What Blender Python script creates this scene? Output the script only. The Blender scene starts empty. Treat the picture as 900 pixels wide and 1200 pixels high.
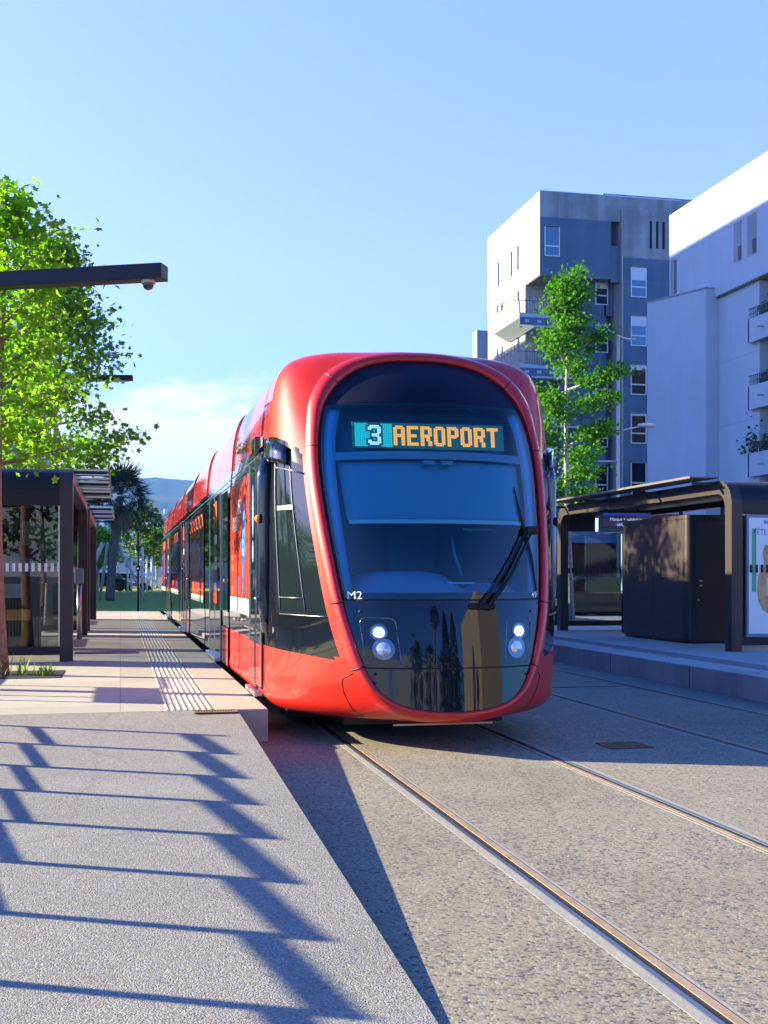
import bpy, math, random
from math import sin, cos, pi, radians, sqrt, atan2
from mathutils import Vector, Matrix, noise
import numpy as np

random.seed(7)
S = bpy.context.scene
COL = S.collection
F, HX, HY, CAMZ = 1400.0, 141.0, 675.0, 1.42
TH = math.atan(309.0 / F); CT, ST = cos(TH), sin(TH)

def ofX(px, X):            # depth Y where the vertical plane at X crosses picture column px
    zc = F * X / (CT * (px - HX)); return (zc - ST * X) / CT
def ofY(px, Y):            # X where the plane at depth Y crosses column px
    k = (px - HX) * CT / F; return k * CT * Y / (1 - k * ST)
def hz(X, Y, py):          # height
    zc = CT * Y + ST * X; return CAMZ + (HY - py) * zc / F

# ------------------------------------------------------------------ materials
def newmat(name):
    m = bpy.data.materials.new(name); m.use_nodes = True
    nt = m.node_tree; b = nt.nodes['Principled BSDF']; return m, nt, b
def N(nt, t, **kw):
    n = nt.nodes.new(t)
    for k, v in kw.items():
        if k in n.inputs: n.inputs[k].default_value = v
        else: setattr(n, k, v)
    return n
def L(nt, a, b): nt.links.new(a, b)
def rgba(c): return (c[0], c[1], c[2], 1)

def simple(name, col, rough=.5, metal=0, coat=0, var=0.0, vscale=3.0, bump=0.0, bscale=40, emis=None, es=1.0, spec=.5, detail=4, coatr=.03):
    m, nt, b = newmat(name)
    b.inputs['Base Color'].default_value = rgba(col)
    b.inputs['Roughness'].default_value = rough
    b.inputs['Metallic'].default_value = metal
    b.inputs['Coat Weight'].default_value = coat
    b.inputs['Coat Roughness'].default_value = coatr
    b.inputs['Specular IOR Level'].default_value = spec
    if emis:
        b.inputs['Emission Color'].default_value = rgba(emis); b.inputs['Emission Strength'].default_value = es
    if var or bump:
        tc = N(nt, 'ShaderNodeTexCoord')
    if var:
        n = N(nt, 'ShaderNodeTexNoise', Scale=vscale, Detail=detail, Roughness=.6)
        L(nt, tc.outputs['Object'], n.inputs['Vector'])
        r = N(nt, 'ShaderNodeValToRGB')
        r.color_ramp.elements[0].position = .3; r.color_ramp.elements[1].position = .7
        r.color_ramp.elements[0].color = rgba([c * (1 - var) for c in col])
        r.color_ramp.elements[1].color = rgba([min(1, c * (1 + var)) for c in col])
        L(nt, n.outputs['Fac'], r.inputs['Fac']); L(nt, r.outputs['Color'], b.inputs['Base Color'])
    if bump:
        n2 = N(nt, 'ShaderNodeTexNoise', Scale=bscale, Detail=3)
        L(nt, tc.outputs['Object'], n2.inputs['Vector'])
        bp = N(nt, 'ShaderNodeBump', Strength=bump, Distance=.01)
        L(nt, n2.outputs['Fac'], bp.inputs['Height']); L(nt, bp.outputs['Normal'], b.inputs['Normal'])
    return m

def aggregate(name, base, dark, light, cell=55.0, thr=.62, patch=.5, bump=.6, crack=0):
    """concrete or asphalt with stones showing"""
    m, nt, b = newmat(name)
    tc = N(nt, 'ShaderNodeTexCoord')
    warp = N(nt, 'ShaderNodeTexNoise', Scale=cell * .7, Detail=2)
    L(nt, tc.outputs['Object'], warp.inputs['Vector'])
    mixv = N(nt, 'ShaderNodeMix', data_type='VECTOR'); mixv.inputs[0].default_value = .012
    L(nt, tc.outputs['Object'], mixv.inputs[4]); L(nt, warp.outputs['Color'], mixv.inputs[5])
    v = N(nt, 'ShaderNodeTexVoronoi', Scale=cell); L(nt, mixv.outputs[1], v.inputs['Vector'])
    sep = N(nt, 'ShaderNodeSeparateColor'); L(nt, v.outputs['Color'], sep.inputs[0])
    big = N(nt, 'ShaderNodeTexNoise', Scale=1.3, Detail=5, Roughness=.65); L(nt, tc.outputs['Object'], big.inputs['Vector'])
    # where stones show
    add = N(nt, 'ShaderNodeMath', operation='MULTIPLY_ADD'); add.inputs[1].default_value = patch; 
    L(nt, big.outputs['Fac'], add.inputs[0]); L(nt, sep.outputs[0], add.inputs[2])
    ramp = N(nt, 'ShaderNodeValToRGB'); e = ramp.color_ramp.elements
    e[0].position = thr - .25 + patch * .5 - .0; e[0].color = (0, 0, 0, 1)
    e[1].position = min(.99, thr + patch * .5); e[1].color = (1, 1, 1, 1)
    sc = N(nt, 'ShaderNodeMath', operation='MULTIPLY'); sc.inputs[1].default_value = 1.0
    L(nt, add.outputs[0], sc.inputs[0]); L(nt, sc.outputs[0], ramp.inputs['Fac'])
    stone = N(nt, 'ShaderNodeMix', data_type='RGBA'); stone.inputs[6].default_value = rgba(dark); stone.inputs[7].default_value = rgba(light)
    L(nt, sep.outputs[1], stone.inputs[0])
    basen = N(nt, 'ShaderNodeMix', data_type='RGBA')
    basen.inputs[6].default_value = rgba([c * .8 for c in base]); basen.inputs[7].default_value = rgba([c * 1.18 for c in base])
    big2 = N(nt, 'ShaderNodeTexNoise', Scale=.6, Detail=8, Roughness=.7); L(nt, tc.outputs['Object'], big2.inputs['Vector'])
    L(nt, big2.outputs['Fac'], basen.inputs[0])
    fin = N(nt, 'ShaderNodeMix', data_type='RGBA')
    L(nt, ramp.outputs['Color'], fin.inputs[0]); L(nt, basen.outputs[2], fin.inputs[6]); L(nt, stone.outputs[2], fin.inputs[7])
    # stains, dust and hairline cracks
    st = N(nt, 'ShaderNodeTexNoise', Scale=.35, Detail=9, Roughness=.75, Distortion=.6); L(nt, tc.outputs['Object'], st.inputs['Vector'])
    sr = N(nt, 'ShaderNodeMapRange'); sr.inputs[1].default_value = .32; sr.inputs[2].default_value = .68; sr.inputs[3].default_value = .74; sr.inputs[4].default_value = 1.12
    L(nt, st.outputs['Fac'], sr.inputs[0])
    wn = N(nt, 'ShaderNodeTexNoise', Scale=1.1, Detail=6, Roughness=.7); L(nt, tc.outputs['Object'], wn.inputs['Vector'])
    wv = N(nt, 'ShaderNodeMix', data_type='VECTOR'); wv.inputs[0].default_value = .35; L(nt, tc.outputs['Object'], wv.inputs[4]); L(nt, wn.outputs['Color'], wv.inputs[5])
    cv = N(nt, 'ShaderNodeTexVoronoi', feature='DISTANCE_TO_EDGE', Scale=.42); L(nt, wv.outputs[1], cv.inputs['Vector'])
    ce = N(nt, 'ShaderNodeMapRange'); ce.inputs[1].default_value = .0; ce.inputs[2].default_value = .0035; ce.inputs[3].default_value = 1 - crack; ce.inputs[4].default_value = 1.0
    L(nt, cv.outputs['Distance'], ce.inputs[0])
    mm = N(nt, 'ShaderNodeMath', operation='MULTIPLY'); L(nt, sr.outputs[0], mm.inputs[0]); L(nt, ce.outputs[0], mm.inputs[1])
    f2 = N(nt, 'ShaderNodeMix', data_type='RGBA', blend_type='MULTIPLY'); f2.inputs[0].default_value = 1
    L(nt, fin.outputs[2], f2.inputs[6]); L(nt, mm.outputs[0], f2.inputs[7])
    L(nt, f2.outputs[2], b.inputs['Base Color'])
    b.inputs['Roughness'].default_value = .85
    bp = N(nt, 'ShaderNodeBump', Strength=bump, Distance=.006); bp.invert = True
    L(nt, v.outputs['Distance'], bp.inputs['Height']); L(nt, bp.outputs['Normal'], b.inputs['Normal'])
    return m

def paving(name, base, joint, lx, ly, jw=.006, var=.12):
    """slabs with joints every lx by ly metres"""
    m, nt, b = newmat(name)
    tc = N(nt, 'ShaderNodeTexCoord')
    br = N(nt, 'ShaderNodeTexBrick', offset=0.0, squash=1.0)
    br.inputs['Scale'].default_value = 1.0
    br.inputs['Mortar Size'].default_value = jw; br.inputs['Mortar Smooth'].default_value = .1
    br.inputs['Brick Width'].default_value = lx; br.inputs['Row Height'].default_value = ly
    br.inputs['Color1'].default_value = rgba([c * (1 - var) for c in base]); br.inputs['Color2'].default_value = rgba([min(1, c * (1 + var)) for c in base])
    br.inputs['Mortar'].default_value = rgba(joint)
    L(nt, tc.outputs['Object'], br.inputs['Vector'])
    n = N(nt, 'ShaderNodeTexNoise', Scale=1.7, Detail=8, Roughness=.7); L(nt, tc.outputs['Object'], n.inputs['Vector'])
    n2 = N(nt, 'ShaderNodeTexNoise', Scale=120, Detail=2); L(nt, tc.outputs['Object'], n2.inputs['Vector'])
    mx = N(nt, 'ShaderNodeMath', operation='MULTIPLY_ADD'); mx.inputs[1].default_value = .55; mx.inputs[2].default_value = .55
    L(nt, n.outputs['Fac'], mx.inputs[0])
    mx2 = N(nt, 'ShaderNodeMath', operation='MULTIPLY_ADD'); mx2.inputs[1].default_value = .35
    L(nt, n2.outputs['Fac'], mx2.inputs[0]); L(nt, mx.outputs[0], mx2.inputs[2])
    mul = N(nt, 'ShaderNodeMix', data_type='RGBA', blend_type='MULTIPLY'); mul.inputs[0].default_value = 1
    L(nt, br.outputs['Color'], mul.inputs[6]); L(nt, mx2.outputs[0], mul.inputs[7])
    L(nt, mul.outputs[2], b.inputs['Base Color']); b.inputs['Roughness'].default_value = .8
    bp = N(nt, 'ShaderNodeBump', Strength=.3, Distance=.004)
    L(nt, n2.outputs['Fac'], bp.inputs['Height']); L(nt, bp.outputs['Normal'], b.inputs['Normal'])
    return m

def glass(name, tint=(.8, .9, .95), refl=.12, rough=.0, dark=0.0, darkcol=(.01, .015, .02)):
    """thin pane: see-through, tinted, mirror at grazing angles"""
    m, nt, b = newmat(name); nt.nodes.remove(b); out = nt.nodes['Material Output']
    tr = N(nt, 'ShaderNodeBsdfTransparent'); tr.inputs[0].default_value = rgba(tint)
    gl = N(nt, 'ShaderNodeBsdfGlossy'); gl.inputs['Roughness'].default_value = rough
    fr = N(nt, 'ShaderNodeFresnel'); fr.inputs[0].default_value = 1.5
    ma = N(nt, 'ShaderNodeMath', operation='MAXIMUM'); ma.inputs[1].default_value = refl
    L(nt, fr.outputs[0], ma.inputs[0])
    mix = N(nt, 'ShaderNodeMixShader'); L(nt, ma.outputs[0], mix.inputs[0]); L(nt, tr.outputs[0], mix.inputs[1]); L(nt, gl.outputs[0], mix.inputs[2])
    if dark > 0:
        d = N(nt, 'ShaderNodeBsdfDiffuse'); d.inputs[0].default_value = rgba(darkcol)
        m2 = N(nt, 'ShaderNodeMixShader'); m2.inputs[0].default_value = dark
        L(nt, mix.outputs[0], m2.inputs[1]); L(nt, d.outputs[0], m2.inputs[2]); L(nt, m2.outputs[0], out.inputs[0])
    else: L(nt, mix.outputs[0], out.inputs[0])
    return m

def leafmat(name, c1, c2, trans=.45):
    m, nt, b = newmat(name)
    at = N(nt, 'ShaderNodeAttribute', attribute_name='var')
    r = N(nt, 'ShaderNodeMix', data_type='RGBA'); r.inputs[6].default_value = rgba(c1); r.inputs[7].default_value = rgba(c2)
    L(nt, at.outputs['Fac'], r.inputs[0])
    L(nt, r.outputs[2], b.inputs['Base Color']); b.inputs['Roughness'].default_value = .65; b.inputs['Specular IOR Level'].default_value = .2
    tl = N(nt, 'ShaderNodeBsdfTranslucent')
    br = N(nt, 'ShaderNodeMix', data_type='RGBA', blend_type='MULTIPLY'); br.inputs[0].default_value = 1; br.inputs[7].default_value = (1.3, 1.6, .5, 1)
    L(nt, r.outputs[2], br.inputs[6]); L(nt, br.outputs[2], tl.inputs[0])
    mix = N(nt, 'ShaderNodeMixShader'); mix.inputs[0].default_value = trans
    L(nt, b.outputs[0], mix.inputs[1]); L(nt, tl.outputs[0], mix.inputs[2]); L(nt, mix.outputs[0], nt.nodes['Material Output'].inputs[0])
    return m

def wallmat(name, col, streak=.10, rough=.85):
    m, nt, b = newmat(name)
    tc = N(nt, 'ShaderNodeTexCoord')
    mp = N(nt, 'ShaderNodeMapping'); mp.inputs['Scale'].default_value = (1.6, 1.6, .12); L(nt, tc.outputs['Object'], mp.inputs[0])
    n = N(nt, 'ShaderNodeTexNoise', Scale=1.0, Detail=7, Roughness=.65); L(nt, mp.outputs[0], n.inputs['Vector'])
    n2 = N(nt, 'ShaderNodeTexNoise', Scale=.5, Detail=6, Roughness=.6); L(nt, tc.outputs['Object'], n2.inputs['Vector'])
    ad = N(nt, 'ShaderNodeMath', operation='ADD'); L(nt, n.outputs['Fac'], ad.inputs[0]); L(nt, n2.outputs['Fac'], ad.inputs[1])
    r = N(nt, 'ShaderNodeValToRGB'); r.color_ramp.elements[0].position = .75; r.color_ramp.elements[1].position = 1.25 if False else 1.0
    mulh = N(nt, 'ShaderNodeMath', operation='MULTIPLY'); mulh.inputs[1].default_value = .85; L(nt, ad.outputs[0], mulh.inputs[0])
    r.color_ramp.elements[0].color = rgba([c * (1 - streak) for c in col]); r.color_ramp.elements[1].color = rgba([min(1, c * (1 + streak)) for c in col])
    L(nt, mulh.outputs[0], r.inputs['Fac']); L(nt, r.outputs['Color'], b.inputs['Base Color'])
    b.inputs['Roughness'].default_value = rough
    n3 = N(nt, 'ShaderNodeTexNoise', Scale=30, Detail=3); L(nt, tc.outputs['Object'], n3.inputs['Vector'])
    bp = N(nt, 'ShaderNodeBump', Strength=.15, Distance=.01); L(nt, n3.outputs['Fac'], bp.inputs['Height']); L(nt, bp.outputs['Normal'], b.inputs['Normal'])
    return m

M = {}
M['track'] = aggregate('track_concrete', (.25, .215, .158), (.05, .047, .058), (.34, .31, .24), cell=78, thr=.66, patch=.95, bump=.22, crack=.35)
M['asphalt'] = aggregate('ramp_asphalt', (.25, .235, .205), (.10, .10, .105), (.38, .36, .32), cell=140, thr=.55, patch=.2, bump=.5, crack=.22)
M['slab'] = paving('platform_paving', (.37, .35, .29), (.25, .22, .20), 60.0, 1.2)
M['coping'] = simple('coping_concrete', (.46, .40, .36), .8, var=.15, vscale=3, bump=.3)
M['plat_side'] = wallmat('platform_side_concrete', (.40, .36, .35), .2)
M['lightcon'] = simple('rail_concrete', (.29, .27, .235), .7, var=.12, vscale=5, bump=.2)
M['railhead'] = simple('rail_steel', (.22, .25, .32), .4, metal=.8)
M['groove'] = simple('rail_groove', (.012, .011, .011), .7)
M['rust'] = simple('rail_rust', (.33, .235, .155), .6, metal=.2, var=.25, vscale=9)
M['white'] = simple('tactile_white', (.46, .45, .41), .6, var=.08, vscale=9)
M['grate'] = simple('grate_iron', (.05, .045, .05), .6, metal=.4)
M['grate_rust'] = simple('grate_rust', (.20, .10, .05), .7, metal=.3, var=.3, vscale=20)
M['red'] = simple('tram_red', (.50, .014, .007), .5, coat=.5, coatr=.03, spec=.15)
M['redrim'] = simple('tram_rim_red', (.50, .012, .010), .45, coat=.8, coatr=.03, spec=.2)
M['black'] = simple('tram_black', (.008, .009, .013), .06, coat=1, coatr=.01)
M['nosepanel'] = simple('cab_side_black', (.006, .008, .012), .06, spec=.35)
M['roofred'] = simple('tram_roof_red', (.58, .02, .012), .4, coat=1, coatr=.03, spec=.3); M['roofred'].node_tree.nodes['Principled BSDF'].inputs['Coat IOR'].default_value = 2.1
M['blackmat'] = simple('tram_black_satin', (.012, .012, .015), .5, spec=.25)
M['darkglass'] = simple('tram_dark_glass', (.010, .016, .02), .02, spec=.5)
M['alu'] = simple('brushed_aluminium', (.55, .56, .58), .28, metal=1)
M['chrome'] = simple('polished_frame', (.7, .7, .72), .15, metal=1)
M['winrail'] = simple('window_rail', (.16, .17, .19), .35, metal=.6)
M['under'] = simple('underframe', (.02, .02, .02), .8)
M['windscreen'] = glass('windscreen_glass', (.44, .82, 1.0), .07)
M['led_board'] = simple('display_board', (.015, .035, .035), .5, emis=(.02, .12, .12), es=.12)
M['led_orange'] = simple('led_orange', (.8, .3, .05), .5, emis=(1.0, .26, .02), es=.42)
M['led_teal'] = simple('led_teal', (.05, .4, .35), .5, emis=(.02, .50, .48), es=.22)
M['led_white'] = simple('led_white', (.7, .7, .8), .5, emis=(.70, .76, 1.0), es=.27)
M['lamp'] = simple('lit_lamp', (1, 1, 1), .3, emis=(1, .97, .88), es=5)
M['lens'] = simple('lamp_lens', (.45, .52, .60), .08, coat=1, metal=.4)
M['lens_ring'] = simple('lamp_ring', (.03, .05, .09), .1, coat=1)
M['orange'] = simple('indicator_orange', (.85, .28, .02), .2, coat=1)
M['blind'] = simple('cab_blind', (.16, .36, .44), .6, emis=(.02, .09, .13), es=.0)
M['blindbar'] = simple('blind_bar', (.65, .75, .70), .4)
M['dash'] = simple('dashboard_grey', (.22, .36, .50), .35)
M['cabin'] = simple('cabin_dark', (.03, .05, .09), .6)
M['cabin_trim'] = simple('cabin_trim', (.20, .36, .42), .5)
M['textwhite'] = simple('marking_white', (.8, .8, .82), .5)
M['textgrey'] = simple('marking_grey', (.35, .35, .38), .5)
M['poster_red'] = simple('poster_red', (.72, .07, .025), .22, coat=.6, var=.12, vscale=2.5, coatr=.08)
M['poster_dkred'] = simple('poster_dark_red', (.32, .02, .02), .15, coat=.7)
M['poster_orange'] = simple('poster_orange', (.80, .16, .06), .25, coat=.5)
M['poster_blue'] = simple('poster_blue', (.05, .20, .62), .25, coat=.5, var=.5, vscale=3)
M['poster_lblue'] = simple('poster_light_blue', (.30, .62, .85), .25, coat=.5)
M['poster_white'] = simple('poster_white', (.70, .68, .66), .3, coat=.4)
M['brown'] = simple('shelter_brown_metal', (.052, .041, .040), .34, metal=.1, spec=.3, var=.05, vscale=2, bump=.02, bscale=8)
M['browndark'] = simple('shelter_dark_metal', (.016, .013, .017), .42, spec=.3)
M['slat'] = simple('canopy_slat', (.13, .125, .12), .5, metal=.5)
M['pane'] = glass('shelter_pane', (.62, .66, .68), .06)
M['dash_white'] = simple('pane_marking', (.78, .76, .72), .6)
M['green'] = simple('board_green', (.05, .22, .12), .5)
M['paper'] = simple('poster_paper', (.80, .80, .76), .45, coat=.3)
M['papergreen'] = simple('poster_green', (.10, .42, .22), .45)
M['paperskin'] = simple('poster_skin', (.62, .34, .16), .45, var=.3, vscale=6)
M['papercream'] = simple('poster_cream', (.75, .58, .40), .45)
M['screen'] = simple('screen_dark', (.01, .012, .04), .15, emis=(.02, .03, .12), es=.08)
M['screen_text'] = simple('screen_text', (.5, .55, .9), .4, emis=(.45, .5, 1.0), es=.2)
M['screen_blue'] = simple('screen_blue', (.02, .05, .4), .4, emis=(.02, .06, .6), es=.12)
M['bluegrey'] = simple('sign_case', (.16, .26, .33), .4)
M['yellow'] = simple('machine_yellow', (.55, .42, .12), .5)
M['bark_w'] = simple('bark_pale', (.42, .38, .32), .9, var=.45, vscale=9, bump=.6, bscale=25)
M['bark_b'] = simple('bark_brown', (.22, .14, .10), .9, var=.4, vscale=12, bump=.8, bscale=30)
M['bark_p'] = simple('bark_palm', (.12, .10, .085), .95, var=.6, vscale=18, bump=1.0, bscale=20)
M['leaf1'] = leafmat('leaf_lime', (.10, .22, .012), (.25, .41, .03), .58)
M['leaf2'] = leafmat('leaf_mid', (.07, .18, .012), (.16, .30, .025), .45)
M['leaf3'] = leafmat('leaf_green', (.035, .13, .008), (.09, .24, .015), .45)
M['leafd'] = leafmat('leaf_dark', (.025, .055, .018), (.06, .11, .025), .3)
M['palm'] = leafmat('palm_frond', (.025, .055, .035), (.05, .08, .045), .2)
M['palmdead'] = leafmat('palm_skirt', (.13, .11, .08), (.22, .18, .13), .2)
M['grass'] = simple('lawn_grass', (.17, .25, .004), .9, var=.35, vscale=6, bump=1.0, bscale=60)
M['blade'] = leafmat('grass_blade', (.10, .20, .03), (.30, .38, .08), .4)
M['hill'] = simple('hill_forest', (.025, .04, .03), 1, var=.5, vscale=.006, detail=8)
M['wood'] = simple('stake_wood', (.50, .46, .40), .8, var=.2, vscale=8)
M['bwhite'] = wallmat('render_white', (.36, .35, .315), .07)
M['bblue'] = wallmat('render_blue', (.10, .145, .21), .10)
M['bconc'] = wallmat('raw_concrete', (.27, .28, .29), .22)
M['bpale'] = wallmat('render_pale', (.42, .50, .57), .04)
M['bgrey'] = wallmat('render_grey', (.30, .31, .33), .10)
M['winframe'] = simple('window_frame', (.62, .64, .66), .45)
M['winglass'] = simple('window_glass', (.012, .014, .02), .08, spec=.12)
M['winblue'] = simple('window_glass_clear', (.02, .05, .12), .02, spec=1.0, coat=1)
M['shutter'] = simple('roller_shutter', (.60, .62, .66), .6)
M['metalrail'] = simple('balcony_metal', (.10, .10, .11), .4, metal=.6)
M['lampgrey'] = simple('lamp_grey', (.42, .44, .46), .4, metal=.3)
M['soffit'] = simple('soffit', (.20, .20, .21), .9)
M['ribbed'] = simple('ribbed_cladding', (.5, .49, .46), .7)
M['carwhite'] = simple('car_white', (.6, .6, .6), .2, coat=1)
M['carblack'] = simple('car_black', (.015, .015, .018), .15, coat=1)
M['rubber'] = simple('tyre_rubber', (.015, .015, .015), .85)
M['awning'] = simple('awning_maroon', (.16, .02, .05), .7)
M['cream'] = wallmat('render_cream', (.40, .34, .25), .06)
M['railing'] = simple('railing_metal', (.05, .05, .055), .5, metal=.5)
M['road'] = aggregate('road_asphalt', (.07, .07, .075), (.04, .04, .04), (.12, .12, .12), cell=90, thr=.6, patch=.2)

# ------------------------------------------------------------------ mesh helpers
class MB:
    def __init__(s): s.v = []; s.f = []; s.m = []; s.u = []
    def face(s, idx, mi=0): s.f.append(idx); s.m.append(mi)
    def poly(s, pts, mi=0):
        k = len(s.v); s.v += [tuple(p) for p in pts]; s.face(list(range(k, k + len(pts))), mi); return s
    def box(s, x0, x1, y0, y1, z0, z1, mi=0, rot=None, at=None):
        k = len(s.v)
        P = [(x0, y0, z0), (x1, y0, z0), (x1, y1, z0), (x0, y1, z0), (x0, y0, z1), (x1, y0, z1), (x1, y1, z1), (x0, y1, z1)]
        if rot is not None: P = [tuple(rot @ Vector(p) + (Vector(at) if at else Vector())) for p in P]
        s.v += P
        for q in ((0, 3, 2, 1), (4, 5, 6, 7), (0, 1, 5, 4), (1, 2, 6, 5), (2, 3, 7, 6), (3, 0, 4, 7)): s.face([k + i for i in q], mi)
        return s
    def prism(s, prof, axis, a, b, mi=0):
        """closed outline prof (2D) pushed from a to b along axis 'x' 'y' or 'z'"""
        def P(p, t): return (t, p[0], p[1]) if axis == 'x' else (p[0], t, p[1]) if axis == 'y' else (p[0], p[1], t)
        k = len(s.v); n = len(prof)
        s.v += [P(p, a) for p in prof] + [P(p, b) for p in prof]
        s.face([k + i for i in range(n)][::-1], mi); s.face([k + n + i for i in range(n)], mi)
        for i in range(n): j = (i + 1) % n; s.face([k + i, k + j, k + n + j, k + n + i], mi)
        return s
    def tube(s, pts, rad, n=8, mi=0, cap=True):
        pts = [Vector(p) for p in pts]
        rs = rad if isinstance(rad, (list, tuple)) else [rad] * len(pts)
        k = len(s.v); prev = None
        for i, p in enumerate(pts):
            d = (pts[min(i + 1, len(pts) - 1)] - pts[max(i - 1, 0)]).normalized()
            ref = prev if prev is not None else (Vector((0, 0, 1)) if abs(d.z) < .9 else Vector((1, 0, 0)))
            u = (ref - d * ref.dot(d)).normalized(); w = d.cross(u); prev = u
            for j in range(n):
                a = 2 * pi * j / n; s.v.append(tuple(p + (u * cos(a) + w * sin(a)) * rs[i]))
        for i in range(len(pts) - 1):
            for j in range(n):
                j2 = (j + 1) % n; s.face([k + i * n + j, k + i * n + j2, k + (i + 1) * n + j2, k + (i + 1) * n + j], mi)
        if cap:
            s.face([k + j for j in range(n)][::-1], mi); s.face([k + (len(pts) - 1) * n + j for j in range(n)], mi)
        return s
    def ball(s, c, r, mi=0, n=12, sx=1, sy=1, sz=1):
        k = len(s.v); h = n // 2
        for i in range(h + 1):
            for j in range(n):
                a = pi * i / h; b = 2 * pi * j / n
                s.v.append((c[0] + r * sx * sin(a) * cos(b), c[1] + r * sy * sin(a) * sin(b), c[2] + r * sz * cos(a)))
        for i in range(h):
            for j in range(n):
                j2 = (j + 1) % n; s.face([k + i * n + j, k + (i + 1) * n + j, k + (i + 1) * n + j2, k + i * n + j2], mi)
        return s
    def grid(s, G, mi=0, flip=False):
        """G: rows of points"""
        k = len(s.v); R = len(G); C = len(G[0])
        for r in G: s.v += [tuple(p) for p in r]
        for i in range(R - 1):
            for j in range(C - 1):
                q = [k + i * C + j, k + i * C + j + 1, k + (i + 1) * C + j + 1, k + (i + 1) * C + j]
                s.face(q[::-1] if flip else q, mi)
        return s
    def build(s, name, mats, parent=None, smooth=False, bevel=0, seg=2, solid=0, autos=None):
        me = bpy.data.meshes.new(name); me.from_pydata(s.v, [], s.f)
        if not isinstance(mats, (list, tuple)): mats = [mats]
        for m in mats: me.materials.append(m)
        if len(mats) > 1: me.polygons.foreach_set('material_index', s.m)
        if smooth: me.polygons.foreach_set('use_smooth', [True] * len(s.f))
        me.update()
        o = bpy.data.objects.new(name, me); COL.objects.link(o)
        if parent: o.parent = parent
        if solid:
            md = o.modifiers.new('solid', 'SOLIDIFY'); md.thickness = solid; md.offset = -1
        if bevel:
            md = o.modifiers.new('bevel', 'BEVEL'); md.width = bevel; md.segments = seg; md.limit_method = 'ANGLE'; md.angle_limit = radians(40)
        if autos is not None:
            me.polygons.foreach_set('use_smooth', [True] * len(s.f))
            try: me.set_sharp_from_angle(angle=radians(autos))
            except Exception: pass
        return o

def tag(o, label=None, cat=None, group=None, kind=None):
    if label: o['label'] = label
    if cat: o['category'] = cat
    if group: o['group'] = group
    if kind: o['kind'] = kind
    return o
def empty(name, loc=(0, 0, 0), rz=0):
    o = bpy.data.objects.new(name, None); COL.objects.link(o); o.location = loc; o.rotation_euler = (0, 0, rz); o.empty_display_size = .2; return o
def boxo(name, mat, parent, *a, bevel=0): return MB().box(*a).build(name, mat, parent, bevel=bevel)
def copy_tree(o, parent=None):
    c = o.copy(); COL.objects.link(c); c.parent = parent
    for ch in list(o.children): copy_tree(ch, c)
    return c

def textmesh(name, txt, size, mat, parent, fn, align='CENTER', bold=0.0, sx=1.0):
    """flat lettering; fn maps (u, v) metres to a point"""
    cu = bpy.data.curves.new(name, 'FONT'); cu.body = txt; cu.size = size; cu.align_x = align; cu.align_y = 'CENTER'; cu.offset = bold
    t = bpy.data.objects.new('tmp', cu); COL.objects.link(t)
    bpy.context.view_layer.update()
    me = bpy.data.meshes.new_from_object(t.evaluated_get(bpy.context.evaluated_depsgraph_get()))
    bpy.data.objects.remove(t)
    for v in me.vertices: v.co = Vector(fn(v.co.x * sx, v.co.y))
    me.materials.clear(); me.materials.append(mat); me.name = name
    o = bpy.data.objects.new(name, me); COL.objects.link(o)
    if parent: o.parent = parent
    return o

# ================================================================== GROUND
def struct(name, mb, mat, **kw):
    o = mb.build(name, mat, **kw); o['kind'] = 'structure'; return o
EDGE_L, EDGE_R, PZ, PY0 = 1.24, 7.08, .28, 10.25
TCX = 2.60                                    # centre of the tram's track
g = MB()
g.poly([(-6000, -3000, -.006), (6000, -3000, -.006), (6000, 7000, -.006), (-6000, 7000, -.006)])
struct('ground', g, M['road'])
g = MB()
g.box(.2, EDGE_R + .1, -12, 46, -.3, 0)
struct('track_bed', g, M['track'])
# the ramp of asphalt, falling from the platform towards the viewer
RY0, RY1, RX = 3.3, PY0, .975
def rampz(Y): return max(.004, min(PZ - .001, PZ * (Y - RY0) / (RY1 - RY0)))
g = MB()
rows = []
for i in range(9):
    Y = RY0 + (RY1 - RY0) * i / 8
    rows.append(Y)
for i in range(8):
    a, b = rows[i], rows[i + 1]; za, zb = rampz(a), rampz(b)
    g.poly([(-9, a, za), (RX, a, za), (RX, b, zb), (-9, b, zb)])
    g.poly([(RX, a, -.2), (RX, b, -.2), (RX, b, zb), (RX, a, za)])
g.poly([(-9, -10, .004), (RX, -10, .004), (RX, RY0, .004), (-9, RY0, .004)])
struct('asphalt_ramp_path', g, M['asphalt'])
g = MB(); g.box(-9, EDGE_L - .46, PY0, 40, -.1, PZ)
struct('platform_left_paving', g, M['slab'])
g = MB(); g.box(EDGE_L - .455, EDGE_L, PY0 - .02, 40, -.1, PZ + .002)
for i in range(0): pass
struct('platform_left_coping_kerb', g, paving('coping_slabs', (.38, .34, .28), (.2, .17, .15), 4.0, 2.4, .008, .05), bevel=.012)
g = MB(); g.box(RX - .075, RX, RY0 + .1, RY1 - .03, -.1, -.05)
g = MB()
for k in range(8):
    x = .38 + k * .052; g.box(x, x + .022, PY0 + .01, 40, PZ - .002, PZ + .005)
struct('tactile_paving_strip', g, M['white'], bevel=.003, seg=1)
g = MB(); g.box(EDGE_R, 17.5, 3.5, 44, -.1, PZ)
struct('platform_right_paving', g, paving('platform_right_slabs', (.40, .38, .37), (.2, .2, .2), 1.5, 1.3))
g = MB(); g.box(EDGE_R - .012, EDGE_R + .34, 3.49, 44, -.1, PZ + .003)
struct('platform_right_kerb', g, [M['plat_side']], bevel=.015)
g = MB()
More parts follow.
